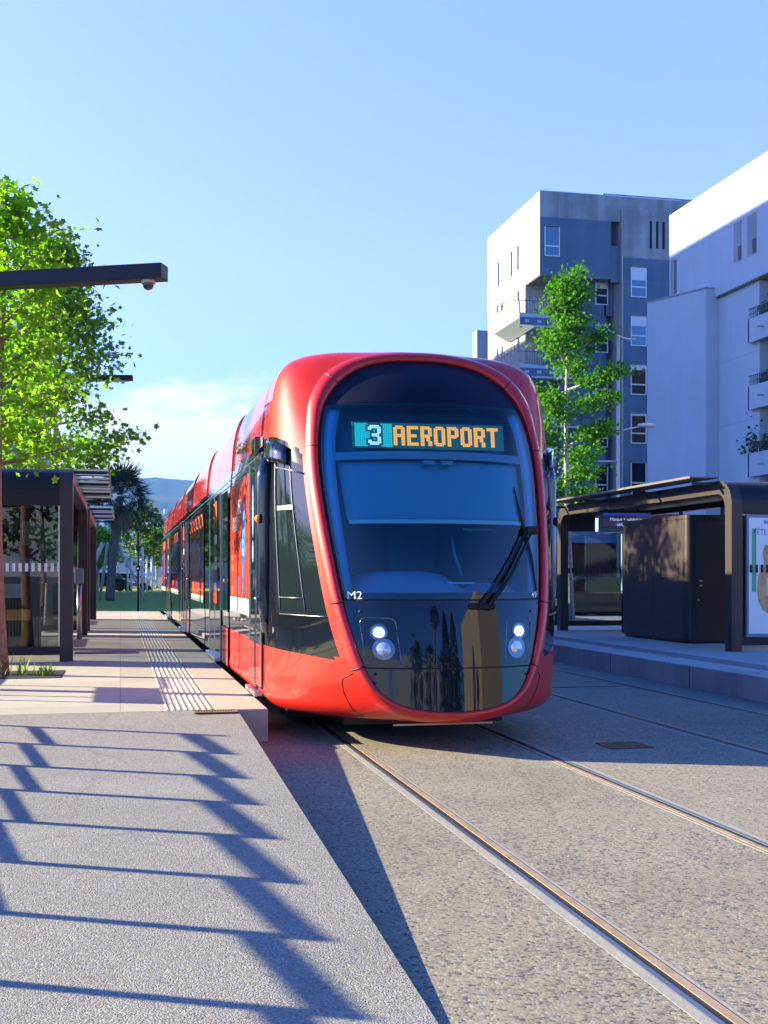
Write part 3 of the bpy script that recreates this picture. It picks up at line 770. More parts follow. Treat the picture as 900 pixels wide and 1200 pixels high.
# body modules
joints = [YB, 14.39, 18.8, 23.1, 27.4, 31.6, 35.8, YEND + 9.2 - YB]
joints[-1] = YEND + 9.2 - YB
joints = [YB, 14.39, 18.6, 22.7, 26.8, 30.9, 34.6, joints[-1]]
iz67, iz79 = tz(2.67), tz(.79)
def arc(i0, i1, s, add=0.0):
    return [(TCX + s * (HC[i][0] + add), HC[i][1]) for i in range(i0, i1 + 1)]
roofprof = [(x, z) for x, z in arc(0, iz67, 1)][::-1] + [(x, z) for x, z in arc(0, iz67, -1)][1:]
def strip(mb, prof, y0, y1, ny=1, flip=False):
    mb.grid([[(x, y0 + (y1 - y0) * k / ny, z) for (x, z) in prof] for k in range(ny + 1)], flip=flip)
under = MB()
for k in range(7):
    a, b = joints[k], joints[k + 1]
    if k > 0: a += .09
    if k < 6: b -= .09
    mod = empty('body_section', (0, 0, 0)); mod.parent = tram
    g = MB(); strip(g, roofprof, a, b)
    for yy, fl in ((a, 0), (b, 1)): g.poly([(x, yy, z) for x, z in (roofprof if fl else roofprof[::-1])])
    g.build('roof', M['roofred'], mod, autos=35)
    for s in (-1, 1):
        side = arc(iz67, iz79, s); g = MB(); strip(g, side, a, b, flip=s < 0)
        g.build('side_panel', M['black'], mod, smooth=True)
        low = arc(iz79, len(HC) - 1 - SUB // 2, s); g = MB()
        strip(g, low, a, b, flip=s < 0)
        g.build('skirt', M['red'] if (k == 0 or s > 0) else M['black'], mod, smooth=True)
    for yy in (a, b):
        prof = arc(0, len(HC) - 1, 1, -.01) + arc(0, len(HC) - 1, -1, -.01)[::-1]
        g = MB().poly([(x, yy + (.002 if yy == a else -.002), z) for x, z in prof]); g.build('end_wall', M['blackmat'], mod)
    xs = TCX - 1.328
    def sheet(name, y0, y1, z0, z1, mat, off=.006, th=.004):
        return MB().box(xs - off, xs - off + th, y0, y1, z0, z1).build(name, mat, mod)
    # near side fittings (towards the platform)
    MB().tube([(xs - .006, a + .05, 2.545), (xs - .006, b - .05, 2.545)], .006, 6).build('top_rail', M['alu'], mod)
    if k == 0:
        d = empty('door'); d.parent = mod
        MB().box(xs - .012, xs, 10.90, 11.92, .38, 2.52).build('door_leaf', M['darkglass'], d, bevel=.004)
        for yy in (10.92, 11.38, 11.90): MB().box(xs - .020, xs - .008, yy - .014, yy + .014, .40, 2.52).build('door_edge', M['alu'], d)
        MB().box(xs - .018, xs - .010, 10.94, 11.86, .40, .785).build('door_kick_panel', M['red'], d)
        MB().box(xs - .03, xs - .01, 11.42, 11.46, 1.30, 1.48).build('door_handle', M['chrome'], d)
        for yy in (11.15, 11.62):
            for zz, hh in ((2.05, .26), (1.66, .11)):
                g = MB(); n = 20
                g.poly([(xs - .0135, yy + .075 * cos(2 * pi * q / n), zz + hh * sin(2 * pi * q / n)) for q in range(n)][::-1]); g.build('door_porthole', simple('porthole', (.35, .42, .5), .1), d)
        p = sheet('advert', 12.05, 14.1, 1.19, 2.46, M['poster_red'])
        # adverts: plain red field with a blue figure-like wedge and pale blocks of small print
        for (y0, y1, z0, z1, mt) in ((12.05, 14.1, 1.02, 1.185, 'poster_white'), (12.9, 13.2, 2.1, 2.25, 'textgrey'), (13.3, 13.75, 1.92, 2.08, 'poster_white'), (13.65, 13.95, 1.60, 1.66, 'poster_orange'), (13.65, 13.95, 1.48, 1.55, 'poster_orange'), (13.7, 13.95, 1.22, 1.3, 'poster_orange'), (13.1, 13.2, 1.22, 1.42, 'poster_blue')):
            MB().box(xs - .009, xs - .005, y0, y1, z0, z1).build('advert_print', M[mt], p)
        g = MB(); g.poly([(xs - .0085, y, z) for (y, z) in ((12.45, 1.2), (12.62, 1.2), (12.75, 1.6), (12.9, 1.75), (12.75, 2.0), (12.5, 2.28), (12.4, 2.2), (12.32, 1.7), (12.5, 1.55))][::-1]); g.build('advert_figure', M['poster_blue'], p)
        g = MB(); g.poly([(xs - .0095, y, z) for (y, z) in ((12.5, 1.62), (12.72, 1.65), (12.62, 2.0), (12.5, 2.2), (12.42, 2.05))][::-1]); g.build('advert_figure', M['poster_lblue'], p)
        for yy, zz in ((13.2, .93), (13.55, .93), (12.7, .95)): MB().ball((xs - .01, yy, zz), .026, sx=.4).build('lock_cap', M['chrome'], mod, smooth=True)
        MB().box(xs - .075, xs + .01, 10.95, 11.75, .315, .36).build('door_step', M['alu'], d, bevel=.006)
        MB().box(xs - .02, xs - .010, 11.2, 12.4, .90, .915).build('rubbing_strip', M['alu'], mod)
        for yy in (12.02, 12.95, 13.6): MB().box(xs - .0035, xs - .001, yy, yy + .006, .33, .79).build('panel_joint', M['blackmat'], mod)
    else:
        c = (a + b) / 2
        if k % 2 == 1:                                    # double doors module
            d = empty('door'); d.parent = mod
            MB().box(xs - .012, xs, c - 1.0, c + .9, .36, 2.50).build('door_leaf', M['darkglass'], d, bevel=.004)
            for yy in (c - 1.0, c - .05, c + .9): MB().box(xs - .018, xs - .008, yy - .012, yy + .012, .38, 2.50).build('door_edge', M['alu'], d)
            MB().box(xs - .075, xs + .01, c - .95, c + .85, .315, .36).build('door_step', M['alu'], d, bevel=.006)
            p = sheet('advert', c - .5, c + .02, 1.05, 2.42, M['poster_dkred'], off=.017)
            for (y0, y1, z0, z1, mt) in ((c - .5, c + .02, 2.15, 2.42, 'poster_orange'), (c - .45, c - .1, 1.85, 1.97, 'poster_white'), (c - .4, c - .2, 1.62, 1.68, 'poster_white'), (c - .4, c - .2, 1.50, 1.56, 'poster_white'), (c - .4, c - .2, 1.25, 1.42, 'poster_blue'), (c - .5, c + .02, 1.05, 1.2, 'poster_red')):
                MB().box(xs - .021, xs - .017, y0, y1, z0, z1).build('advert_print', M[mt], p)
            sheet('window', a + .05, c - 1.06, .98, 2.46, M['darkglass'], off=.004, th=.003); sheet('window', c + .98, b - .05, .98, 2.46, M['darkglass'], off=.004, th=.003)
            MB().box(xs - .006, xs - .001, a + .02, c - 1.1, .33, .79).build('skirt_panel', M['red'] if k == 1 else M['poster_dkred'], mod)
        else:
            sheet('window', a + .05, b - .05, .98, 2.46, M['darkglass'], off=.004, th=.003)
            p = sheet('advert', a + .12, b - .12, 1.12, 2.42, M['poster_red'] if k == 2 else M['poster_dkred'], off=.008)
            for (y0, y1, z0, z1, mt) in ((a + .12, b - .12, 1.0, 1.11, 'poster_white'), (a + .12, c, 2.18, 2.42, 'poster_orange'), (c + .2, c + .8, 1.9, 2.05, 'poster_blue'), (c + .5, c + 1.0, 1.2, 1.45, 'poster_orange')):
                MB().box(xs - .012, xs - .007, y0, y1, z0, z1).build('advert_print', M[mt], p)
            g = MB(); g.poly([(xs - .0125, a + .5 + y, z) for (y, z) in ((.2, 1.15), (.45, 1.15), (.6, 1.7), (.75, 1.9), (.5, 2.3), (.3, 2.25), (.15, 1.7))][::-1]); g.build('advert_figure', M['poster_blue'], p)
    MB().ball((xs - .015, a + .35, 1.36), .022).build('marker_light', M['orange'], mod, smooth=True)
    under.box(TCX - 1.1, TCX + 1.1, a + (.15 if k == 0 else 0), b, .12, .30)
# bellows in the gaps
for k in range(1, 7):
    y = joints[k]; g = MB()
    for q in range(3):
        y0 = y - .09 + q * .06
        prof = arc(0, len(HC) - 1, 1, -.045 + (.02 if q == 1 else 0)) + arc(0, len(HC) - 1, -1, -.045 + (.02 if q == 1 else 0))[::-1]
        prof = [(x, z - .04 if z > 3 else z) for x, z in prof]
        g.prism(prof, 'y', y0, y0 + .058)
    g.build('gangway_bellows', M['under'], tram, autos=40)
    # roof-edge fins that stand over each joint
    for s in (-1,):
        MB().prism([(x_ + s * .0, z_) for x_, z_ in arc(SUB * 3 + 4, iz67, s)] + [(x_ + s * .02, z_) for x_, z_ in arc(SUB * 3 + 4, iz67, s)][::-1], 'y', y - .10, y - .06).build('roof_joint_trim', simple('joint_trim', (.25, .01, .015), .3, coat=1), tram)
under.build('underframe', M['under'], tram)
g = MB(); g.box(TCX - .75, TCX + .65, 9.95, 10.9, .16, .30)
g.build('front_underrun', M['under'], tram)
MB().box(TCX - .42, TCX + .42, 9.50, 9.53, .195, .21).build('coupler_bar', simple('coupler_bar', (.45, .40, .3), .5), tram)
for y in (11.9, 13.6, 20.0, 21.6, 28.1, 29.7, 36.8, 38.2):
    for s in (-1, 1):
        MB().tube([(TCX + s * .66, y, .30), (TCX + s * .78, y, .30)], .29, 24).build('wheel', M['under'], tram)
g = MB(); strip(g, [(TCX + 1.0, 3.46), (TCX + .9, 3.60), (TCX - .9, 3.60), (TCX - 1.0, 3.46)], 15, 22)

# ================================================================== SHELTERS
SH_H, SH_T, SH_R = 2.60, .22, .38
def shelter_prof(L_, out=0.0, n=8, r=SH_R):
    """outer path of the bent portal in the YZ plane, foot to foot"""
    P = [(out, 0)]
    for k in range(n + 1):
        a = pi - pi / 2 * k / n; P.append((r + out + (r) * cos(a), SH_H - out - r + r * sin(a)))
    for k in range(n + 1):
        a = pi / 2 - pi / 2 * k / n; P.append((L_ - r - out + r * cos(a), SH_H - out - r + r * sin(a)))
    P.append((L_ - out, 0)); return P
def shelter(label, xf, s, y0, L_, W=1.9, poster=False, seed=0):
    e = empty('tram_shelter', (xf, y0, PZ)); tag(e, label, 'shelter', 'tram stop shelters')
    def rim(name, xa, xb):
        o_, i_ = shelter_prof(L_), shelter_prof(L_, SH_T - .02, r=SH_R - .13)
        g = MB(); n = len(o_)
        x0, x1 = min(s * xa, s * xb), max(s * xa, s * xb)
        for X_, fl in ((x0, 0), (x1, 1)):
            for k in range(n - 1):
                q = [(X_, *o_[k]), (X_, *o_[k + 1]), (X_, *i_[k + 1]), (X_, *i_[k])]
                g.poly(q[::-1] if not fl else q)
        for k in range(n - 1):
            g.poly([(x0, *o_[k]), (x0, *o_[k + 1]), (x1, *o_[k + 1]), (x1, *o_[k])])
            g.poly([(x0, *i_[k]), (x1, *i_[k]), (x1, *i_[k + 1]), (x0, *i_[k + 1])])
        for k in (0, n - 1): g.poly([(x0, *o_[k]), (x1, *o_[k]), (x1, *i_[k]), (x0, *i_[k])])
        return g.build(name, M['brown'], e, autos=35)
    rim('front_arch', 0, .17); rim('rear_arch', W - .17, W)
    # skin between the arches: from the head of the end glass over the roof
    o_ = [p for p in shelter_prof(L_, .006) if p[1] > 2.0]
    o_ = [(.006, 2.08)] + o_ + [(L_ - .006, 2.08)]; o_ = [o_[0]] + [p for p in o_[1:-1]] + [o_[-1]]
    i_ = [(min(max(p[0], .09), L_ - .09), min(p[1], SH_H - .10)) for p in o_]
    g = MB(); x0, x1 = min(s * .17, s * (W - .17)), max(s * .17, s * (W - .17))
    for k in range(len(o_) - 1):
        g.poly([(x0, *o_[k]), (x0, *o_[k + 1]), (x1, *o_[k + 1]), (x1, *o_[k])])
        g.poly([(x0, *i_[k]), (x1, *i_[k]), (x1, *i_[k + 1]), (x0, *i_[k + 1])])
    for k in (0, len(o_) - 1): g.poly([(x0, *o_[k]), (x1, *o_[k]), (x1, *i_[k]), (x0, *i_[k])])
    g.build('roof', M['browndark'], e, autos=35)
    for yy in (0.0, L_ - .12):
        w_ = empty('end_screen', (0, 0, 0)); w_.parent = e
        MB().box(x0, x1, yy + .01, yy + .11, .09, .20).build('bottom_rail', M['browndark'], w_, bevel=.006)
        MB().box(x0 + .01, x1 - .01, yy + .05, yy + .06, .20, 2.085).build('pane', M['pane'], w_)
        g = MB(); n = int((x1 - x0) / .082)
        for k in range(n):
            xx = x0 + .05 + k * .082; g.box(xx, xx + .040, yy + .046, yy + .049, 1.20, 1.31)
        g.build('pane_marking', M['dash_white'] if not poster else M['browndark'], w_)
        MB().box(min(s * .17, s * .185), max(s * .17, s * .185), yy + .03, yy + .08, .2, 2.08).build('edge_strip', M['chrome'], w_)
    # slatted canopy reaching out over the platform edge
    cn = empty('canopy'); cn.parent = e
    n = 9; p = (L_ - .9) / n
    for k in range(n):
        y = .45 + k * p
        ti = .08 if s < 0 else .0; cv = .86 if s < 0 else .975
        g = MB(); q = [(y, SH_H + .045 - ti), (y + p * cv, SH_H + .045), (y + p * cv, SH_H + .062), (y, SH_H + .062 - ti)]
        g.prism(q, 'x', min(-s * .46, s * .02), max(-s * .46, s * .02)); g.build('slat', M['slat'], cn)
    for k in range(0, n + 1, 3):
        y = .45 + k * p; MB().box(min(-s * .44, s * .06), max(-s * .44, s * .06), y - .02, y + .02, SH_H - .06, SH_H - .02).build('bracket', M['browndark'], cn)
    MB().box(min(-s * .475, -s * .455), max(-s * .475, -s * .455), .42, L_ - .42, SH_H + .035, SH_H + .07).build('canopy_edge', M['slat'], cn)
    # back screens and a bench
    b = empty('back_screen'); b.parent = e
    for k in range(4):
        ya = .35 + k * (L_ - .7) / 4; yb = ya + (L_ - .7) / 4 - .05
        xw = s * (W - .09)
        MB().box(xw - .006, xw + .006, ya, yb, .25, 2.1).build('pane', M['pane'], b)
        MB().box(xw - .03, xw + .03, yb, yb + .05, .05, 2.45).build('post', M['browndark'], b)
    bn = empty('bench'); bn.parent = e
    MB().box(min(s * 1.25, s * 1.62), max(s * 1.25, s * 1.62), L_ * .52, L_ * .88, .43, .48).build('seat', M['browndark'], bn, bevel=.01)
    for yy in (L_ * .56, L_ * .84): MB().box(min(s * 1.38, s * 1.48), max(s * 1.38, s * 1.48), yy, yy + .06, 0, .43).build('leg', M['browndark'], bn)
    return e
shL = shelter('dark brown metal shelter on the left platform, nearest the tree pit', -.62, -1, 16.45, 7.4)
shL2 = shelter('second dark brown shelter on the left platform, beside the palm', -.62, -1, 25.6, 7.0)
shR = shelter('brown metal shelter on the right platform around the tall cabinet', 8.98, 1, 16.42, 7.35, poster=True)

# technical cabinet
kb = empty('equipment_cabinet', (9.30, 18.5, PZ)); tag(kb, 'tall brown metal cabinet with doors under the right shelter', 'cabinet')
prof = []
hx_, hy_ = 1.35, 2.65
for cx, cy, a0 in ((hx_ - .04, hy_ - .04, 0), (.04, hy_ - .04, pi / 2), (.10, .10, pi), (hx_ - .04, .04, 3 * pi / 2)):
    r = .10 if a0 == pi else .04
    for k in range(7): a = a0 + pi / 2 * k / 6; prof.append((cx + r * cos(a), cy + r * sin(a)))
MB().prism(prof, 'z', .04, 2.10).build('cabinet_body', M['brown'], kb, autos=35)
MB().prism([(x * 1.015 - .01, y * 1.01 - .015) for x, y in prof], 'z', 2.105, 2.17).build('cap', M['brown'], kb, autos=35)
MB().prism([(x * .96 + .03, y * .96 + .05) for x, y in prof], 'z', 0, .045).build('plinth', M['browndark'], kb)
for ya, yb in ((.14, 1.28), (1.30, 2.58)): MB().box(-.006, .004, ya, yb, .08, 2.06).build('door', M['brown'], kb, bevel=.003)
MB().box(.16, 1.28, -.006, .004, .08, 2.06).build('door', M['brown'], kb, bevel=.003)
for z in (.98, 1.06): MB().box(.22, .27, -.016, -.004, z - .014, z + .014).build('lock', M['alu'], kb, bevel=.003)
MB().tube([(.20, -.02, .74), (.20, -.004, .74)], .014, 10).build('lock', M['alu'], kb)

# poster case at the near end of the right shelter
pc = empty('poster_case', (9.28, 16.40, PZ)); tag(pc, 'lit glazed case with a white mothers day poster in the end of the right shelter', 'poster case')
MB().box(-.06, 1.26, -.0, .05, .22, 2.06).build('case_frame', M['bluegrey'], pc, bevel=.008)
MB().box(-.03, 1.23, -.006, -.001, .27, 2.02).build('poster', M['paper'], pc)
MB().box(0.02, .09, -.0085, -.0065, .9, 1.86).build('poster_print', M['papergreen'], pc)
g = MB(); g.poly([(x, -.009, z) for x, z in ((.12, .78), (.2, .62), (.32, .55), (.42, .72), (.5, .95), (.5, 1.2), (.42, 1.4), (.32, 1.58), (.24, 1.62), (.20, 1.5), (.22, 1.3), (.13, 1.15), (.10, .95))]); g.build('poster_print', M['paperskin'], pc)
g = MB(); g.poly([(x, -.0105, z) for x, z in ((.26, .85), (.36, .82), (.42, 1.0), (.42, 1.2), (.34, 1.25), (.26, 1.1))]); g.build('poster_print', M['papercream'], pc)
g = MB(); g.poly([(x, -.009, z) for x, z in ((.52, .6), (.72, .62), (.78, 1.0), (.70, 1.25), (.58, 1.1))]); g.build('poster_print', M['papercream'], pc)
MB().box(.02, 1.2, -.0085, -.0065, .3, .52).build('poster_print', M['paper'], pc)
MB().box(.30, .62, -.0105, -.009, .36, .46).build('poster_print', M['poster_blue'], pc)
textmesh('lettering', 'FÊTE DES MÈRES', .125, M['poster_blue'], pc, lambda u, v: (.05 + u, -.0085, 1.80 + v), align='LEFT', sx=.85)
textmesh('lettering', '-30', .24, M['screen'], pc, lambda u, v: (.50 + u, -.0085, 1.30 + v), align='LEFT', bold=.004)
MB().box(.22, .40, -.0085, -.0065, 1.93, 1.98).build('poster_print', M['poster_blue'], pc)
g = MB()
for k in range(14): g.box(-.02 + k * .09, .025 + k * .09, -.016, -.013, 1.19, 1.31)
g.build('pane_marking', M['browndark'], pc)

# hanging passenger display and map board in the right shelter
ds = empty('passenger_display', (9.35, 22.3, PZ + 2.02)); tag(ds, 'hanging dark passenger display with two lines of text in the right shelter', 'display')
MB().box(-.08, 1.05, -.04, .12, .0, .40).build('case', M['bluegrey'], ds, bevel=.012)
MB().box(.02, 1.0, -.046, -.041, .07, .37).build('screen', M['screen'], ds)
MB().box(.02, 1.0, -.049, -.0465, .33, .37).build('header_band', M['screen_blue'], ds)
textmesh('lettering', 'Masque + validation', .085, M['screen_text'], ds, lambda u, v: (.51 + u, -.05, .25 + v))
textmesh('lettering', 'obligatoires', .085, M['screen_text'], ds, lambda u, v: (.51 + u, -.05, .145 + v))
MB().tube([(.2, .04, .40), (.2, .04, .50)], .02).tube([(.8, .04, .40), (.8, .04, .50)], .02).build('hanger', M['browndark'], ds)
mp = empty('map_panel', (10.02, 22.7, PZ)); tag(mp, 'pale blue network map panel on dark posts beyond the cabinet', 'map panel')
MB().box(-.05, .80, 0, .05, .75, 2.0).build('panel_frame', M['bluegrey'], mp, bevel=.008)
MB().box(-.02, .77, -.006, -.001, .80, 1.95).build('map_sheet', simple('map_sheet', (.45, .55, .68), .4, var=.5, vscale=9), mp)
for x in (-.04, .74): MB().box(x, x + .05, .0, .05, 0, .75).build('post', M['browndark'], mp)
for (x0, x1, z0, z1) in ((.05, .7, 1.35, 1.36), (.15, .16, .9, 1.8), (.3, .6, 1.1, 1.11), (.45, .46, 1.0, 1.7)):
    MB().box(x0, x1, -.009, -.0065, z0, z1).build('map_line', M['screen'], mp)

def ticket_machine(label, x, y, s=1, face=None, rz=0):
    t = empty('ticket_machine', (x, y, PZ), rz); tag(t, label, 'ticket machine', 'ticket machines')
    MB().box(-.32, .32, -.22, .22, 0, 1.62).build('casing', M['browndark'], t, bevel=.02)
    MB().box(-.20, .20, -.228, -.221, 1.12, 1.42).build('screen', M['screen'], t)
    MB().box(-.24, .05, -.228, -.221, .80, 1.02).build('keypad_panel', M['alu'], t)
    MB().box(-.18, .18, -.232, -.221, .45, .62).build('tray', M['yellow'], t)
    return t
ticket_machine('dark ticket machine seen through the left shelter glass', -1.55, 19.6)
ticket_machine('dark ticket machine with yellow tray beyond the right shelter glass', 9.75, 26.3)
ib = empty('information_board', (-1.22, 20.6, PZ)); tag(ib, 'green and white information board behind the left shelter glass', 'information board')
MB().box(-.36, .36, 0, .05, 1.42, 2.05).build('upper_panel', M['green'], ib, bevel=.006)
MB().box(-.30, .36, -.0, .04, 1.02, 1.38).build('lower_panel', simple('board_grey', (.35, .36, .35), .6), ib, bevel=.006)
for x in (-.34, .30): MB().box(x, x + .04, .01, .04, 0, 2.0).build('post', M['browndark'], ib)
vb = empty('ticket_validator', (-.72, 22.2, PZ)); tag(vb, 'slim grey ticket validator post beside the left shelter front', 'ticket validator')
MB().tube([(0, 0, 0), (0, 0, 1.0)], .045, 12).build('post', M['alu'], vb, smooth=True)
MB().box(-.08, .08, -.07, .07, 1.0, 1.28).build('reader', M['bluegrey'], vb, bevel=.02)

# signal post at the end of the platform
sg = empty('signal_post', (.56, 39.4, PZ)); tag(sg, 'slender black post with small signal heads at the platform end', 'signal post')
MB().tube([(0, 0, 0), (0, 0, 2.55)], .035, 10).build('post', M['browndark'], sg, smooth=True)
for z in (1.30, 1.95): MB().box(-.07, .07, -.07, .03, z, z + .16).build('signal_head', M['blackmat'], sg, bevel=.015)
MB().ball((0, -.08, 1.38), .028).build('lens', M['textwhite'], sg, smooth=True)

# cantilever lighting arms
def cant(label, px, py, z, thick, length, ang, cam_dome):
    zc = (z - CAMZ) * F / (HY - py); # depth along the axis
    X = (px - HX) * CT * zc / F; Y = (zc - ST * X) / CT
    e = empty('lighting_mast', (X, Y, 0)); tag(e, label, 'lighting mast', 'lighting masts on the left platform')
    d = Vector((-sin(radians(ang)), cos(radians(ang)), 0)); n = Vector((d.y, -d.x, 0))
    R = Matrix(((d.x, n.x, 0), (d.y, n.y, 0), (0, 0, 1)))
    MB().box(0, length, -.09, .09, z - thick - 0, z, rot=R).build('arm', M['browndark'], e, bevel=.006)
    MB().box(length - .1, length + .1, -.1, .1, PZ, z - thick + .01, rot=R).build('mast', M['browndark'], e, bevel=.01)
    if cam_dome:
        c = R @ Vector((.17, 0, 0)); cd = empty('dome_camera'); cd.parent = e
        MB().tube([(c.x, c.y, z - thick - .03), (c.x, c.y, z - thick + .005)], .07, 20).build('base', simple('dome_base', (.5, .42, .36), .4), cd)
        MB().ball((c.x, c.y, z - thick - .04), .055, n=16, sz=1.0).build('dome', M['black'], cd, smooth=True)
    else:
        MB().box(.1, 1.2, -.06, .06, z - thick - .02, z - thick + .003, rot=R).build('light_strip', M['textgrey'], e)
    return e
cant('dark lighting mast with a long arm and dome camera over the left platform', 193, 310, 4.45, .148, 3.9, 66, True)
cant('smaller dark lighting mast arm behind the left tree', 155.5, 440, 6.0, .12, 5.5, 80, False)

# ramp railing, out of frame on the left; its shadow falls over the ramp
AZ = Vector((-.910, .414)).normalized(); EL = radians(18.2)
rl = empty('ramp_railing', (-2.2, 4, 0)); tag(rl, 'dark metal ramp railing with stepped top rails left of the view', 'railing')
def RL(name, *a): return MB().box(*a).build(name, M['railing'], rl)
posts = [3.60, 4.32, 5.06, 5.80, 6.54, 7.30, 8.05, 8.77, 9.57, 10.3]
for i, y in enumerate(posts):
    gz = rampz(y); top = gz + 1.02
    RL('post', -.02, .02, y - 4 - .022, y - 4 + .022, gz - .02, top)
    if i + 1 < len(posts):
        y2 = posts[i + 1]
        g = MB(); n = 1
        def bar(za, zb, h):
            k = len(g.v); 
            P = [(-.02, y - 4, za - h), (.02, y - 4, za - h), (.02, y2 - 4, zb - h), (-.02, y2 - 4, zb - h), (-.02, y - 4, za), (.02, y - 4, za), (.02, y2 - 4, zb), (-.02, y2 - 4, zb)]
            g.v += P
            for q in ((0, 3, 2, 1), (4, 5, 6, 7), (0, 1, 5, 4), (1, 2, 6, 5), (2, 3, 7, 6), (3, 0, 4, 7)): g.face([k + t for t in q])
        bar(top - .005, top - .035, .052); g.build('top_rail', M['railing'], rl)
        g = MB(); bar(gz + .60, gz + .57, .026); g.build('middle_rail', M['railing'], rl)
# barrier with a board, just behind the ramp head, also left of the view
br = empty('platform_barrier', (-2.45, 12.1, PZ)); tag(br, 'low platform barrier with a solid board left of the view', 'barrier')
for y in (0, .45, 1.5): MB().box(-.02, .02, y - .02, y + .02, 0, 1.06).build('post', M['railing'], br)
MB().box(-.015, .015, .02, 1.48, .80, 1.03).build('board', M['railing'], br)
MB().box(-.015, .015, -1.75, 2.9, .42, .44).build('rail', M['railing'], br)
MB().box(-.013, .013, 1.52, 2.9, 1.04, 1.06).build('rail', M['railing'], br)

# ================================================================== VEGETATION
def leafshape(n=5):
    P = []
    for k in range(n * 2 - 1):
        a = -pi * .78 + 2 * pi * .78 * k / (n * 2 - 2); r = 1.0 if k % 2 == 0 else .52
        if k in (0, n * 2 - 2): r = .75
        P.append((sin(a) * r, cos(a) * r))
    P.append((0, -.42)); return P
LEAF = leafshape()
def leaves(name, mat, pts, size, parent, shape=LEAF, flat=.5, rnd=random):
    v, f, c = [], [], []
    k = 0; n = len(shape)
    for p in pts:
        nrm = Vector((rnd.gauss(0, 1), rnd.gauss(0, 1), rnd.gauss(0, 1) + 1.2 * flat)).normalized()
        u = nrm.orthogonal().normalized(); a = rnd.uniform(0, 2 * pi); w = nrm.cross(u)
        U = u * cos(a) + w * sin(a); W = nrm.cross(U); s = size * rnd.uniform(.6, 1.25); col = rnd.random()
        fold = rnd.uniform(-.25, .25)
        for (x, y) in shape: v.append(tuple(p + U * x * s + W * y * s + nrm * abs(x) * s * fold)); c.append(col)
        f.append(list(range(k, k + n))); k += n
    me = bpy.data.meshes.new(name); me.from_pydata(v, [], f); me.materials.append(mat)
    at = me.attributes.new('var', 'FLOAT', 'POINT'); at.data.foreach_set('value', c)
    o = bpy.data.objects.new(name, me); COL.objects.link(o); o.parent = parent; return o
def tree(name, label, x, y, z0, H, crown0, radius, nleaf, size, leafm, bark, tr=.07, seed=1, group=None, top=.12, nb=22, lean=0, prof=None, cl=.22):
    rnd = random.Random(seed)
    e = empty(name, (x, y, z0)); tag(e, label, 'tree', group)
    tp = [Vector((lean * t * H + .04 * H * .2 * sin(5 * t + seed), .03 * H * .2 * cos(4 * t + seed), H * t * .97)) for t in [i / 14 for i in range(15)]]
    g = MB(); g.tube(tp, [tr * (1.15 if i == 0 else 1 - .9 * i / 14) for i in range(15)], 10); trunk = g.build('trunk', bark, e, smooth=True)
    lim = MB(); ends = []
    for b in range(nb):
        t = crown0 / H + (1 - crown0 / H) * ((b + .5) / nb) ** 1.0 * .97
        base = tp[min(14, int(t * 14))].lerp(tp[min(14, int(t * 14) + 1)], (t * 14) % 1)
        rr = (t * H - crown0) / (H - crown0)
        pf = prof(rr) if prof else (1 - rr) ** .75 * (.45 + .55 * min(1, rr * 4 + .3))
        Rb = radius * max(top, pf) * rnd.uniform(.78, 1.12); a = b * 2.4 + rnd.uniform(-.4, .4)
        rise = Rb * rnd.uniform(.25, .65) - (.12 * Rb if rr < .2 else 0)
        P = [base, base + Vector((cos(a) * Rb * .35, sin(a) * Rb * .35, rise * .30)), base + Vector((cos(a) * Rb * .7, sin(a) * Rb * .7, rise * .7)), base + Vector((cos(a) * Rb, sin(a) * Rb, rise))]
        lim.tube(P, [tr * .30, tr * .2, tr * .13, tr * .05], 6)
        for q in range(7):
            f = .25 + .75 * (q + rnd.random()) / 7; i = min(2, int(f * 3)); c = P[i].lerp(P[i + 1], f * 3 - i)
            off = Vector((rnd.gauss(0, 1), rnd.gauss(0, 1), rnd.gauss(0, .7))) * (cl * (.45 + radius * .28)) * (.4 + .6 * f)
            e_ = c + off; lim.tube([c, c + off * .5, e_], [tr * .09, tr * .06, tr * .03], 4, cap=False); ends.append(e_)
    for q in range(6): ends.append(tp[14] + Vector((rnd.gauss(0, .10), rnd.gauss(0, .10), rnd.uniform(-.5, .12))))
    lim.build('limbs', bark, e, smooth=True)
    pts = []
    per = nleaf / len(ends)
    for c in ends:
        k = int(per * rnd.uniform(.5, 1.5)); sg_ = (.10 + radius * .055) * rnd.uniform(.7, 1.3)
        for _ in range(k): pts.append(c + Vector((rnd.gauss(0, sg_ * 1.15), rnd.gauss(0, sg_ * 1.15), rnd.gauss(0, sg_ * .62))))
    leaves('crown', leafm, pts, size, e, rnd=rnd); return e

tree('plane_tree', 'bright lime green young tree rising from the pit by the left shelter', -1.35, 14.45, PZ, 5.75, 2.45, .95, 5000, .056, M['leaf1'], M['bark_b'], tr=.085, seed=3, group='trees along the left platform', nb=34, cl=.10, prof=lambda r: 1 - .22 * r / .7 if r < .7 else .78 * (1 - (r - .7) / .3) ** .9)
tree('plane_tree', 'darker green tree behind the lime one, its branches reaching to the cloud', -1.35, 25.0, PZ, 8.2, 3.1, 1.85, 8500, .072, M['leaf2'], M['bark_w'], tr=.09, seed=11, group='trees along the left platform', nb=34, cl=.12)
tree('plane_tree', 'slim green tree with pale trunk in front of the blue tower', 10.95, 28.2, .1, 9.1, 3.1, 1.38, 11500, .06, M['leaf3'], M['bark_w'], tr=.10, seed=21, group='street trees behind the right shelter', nb=20, cl=.06, prof=lambda r: .5 if r < .15 else (1.0 if r < .55 else (.80 if r < .68 else .26)))
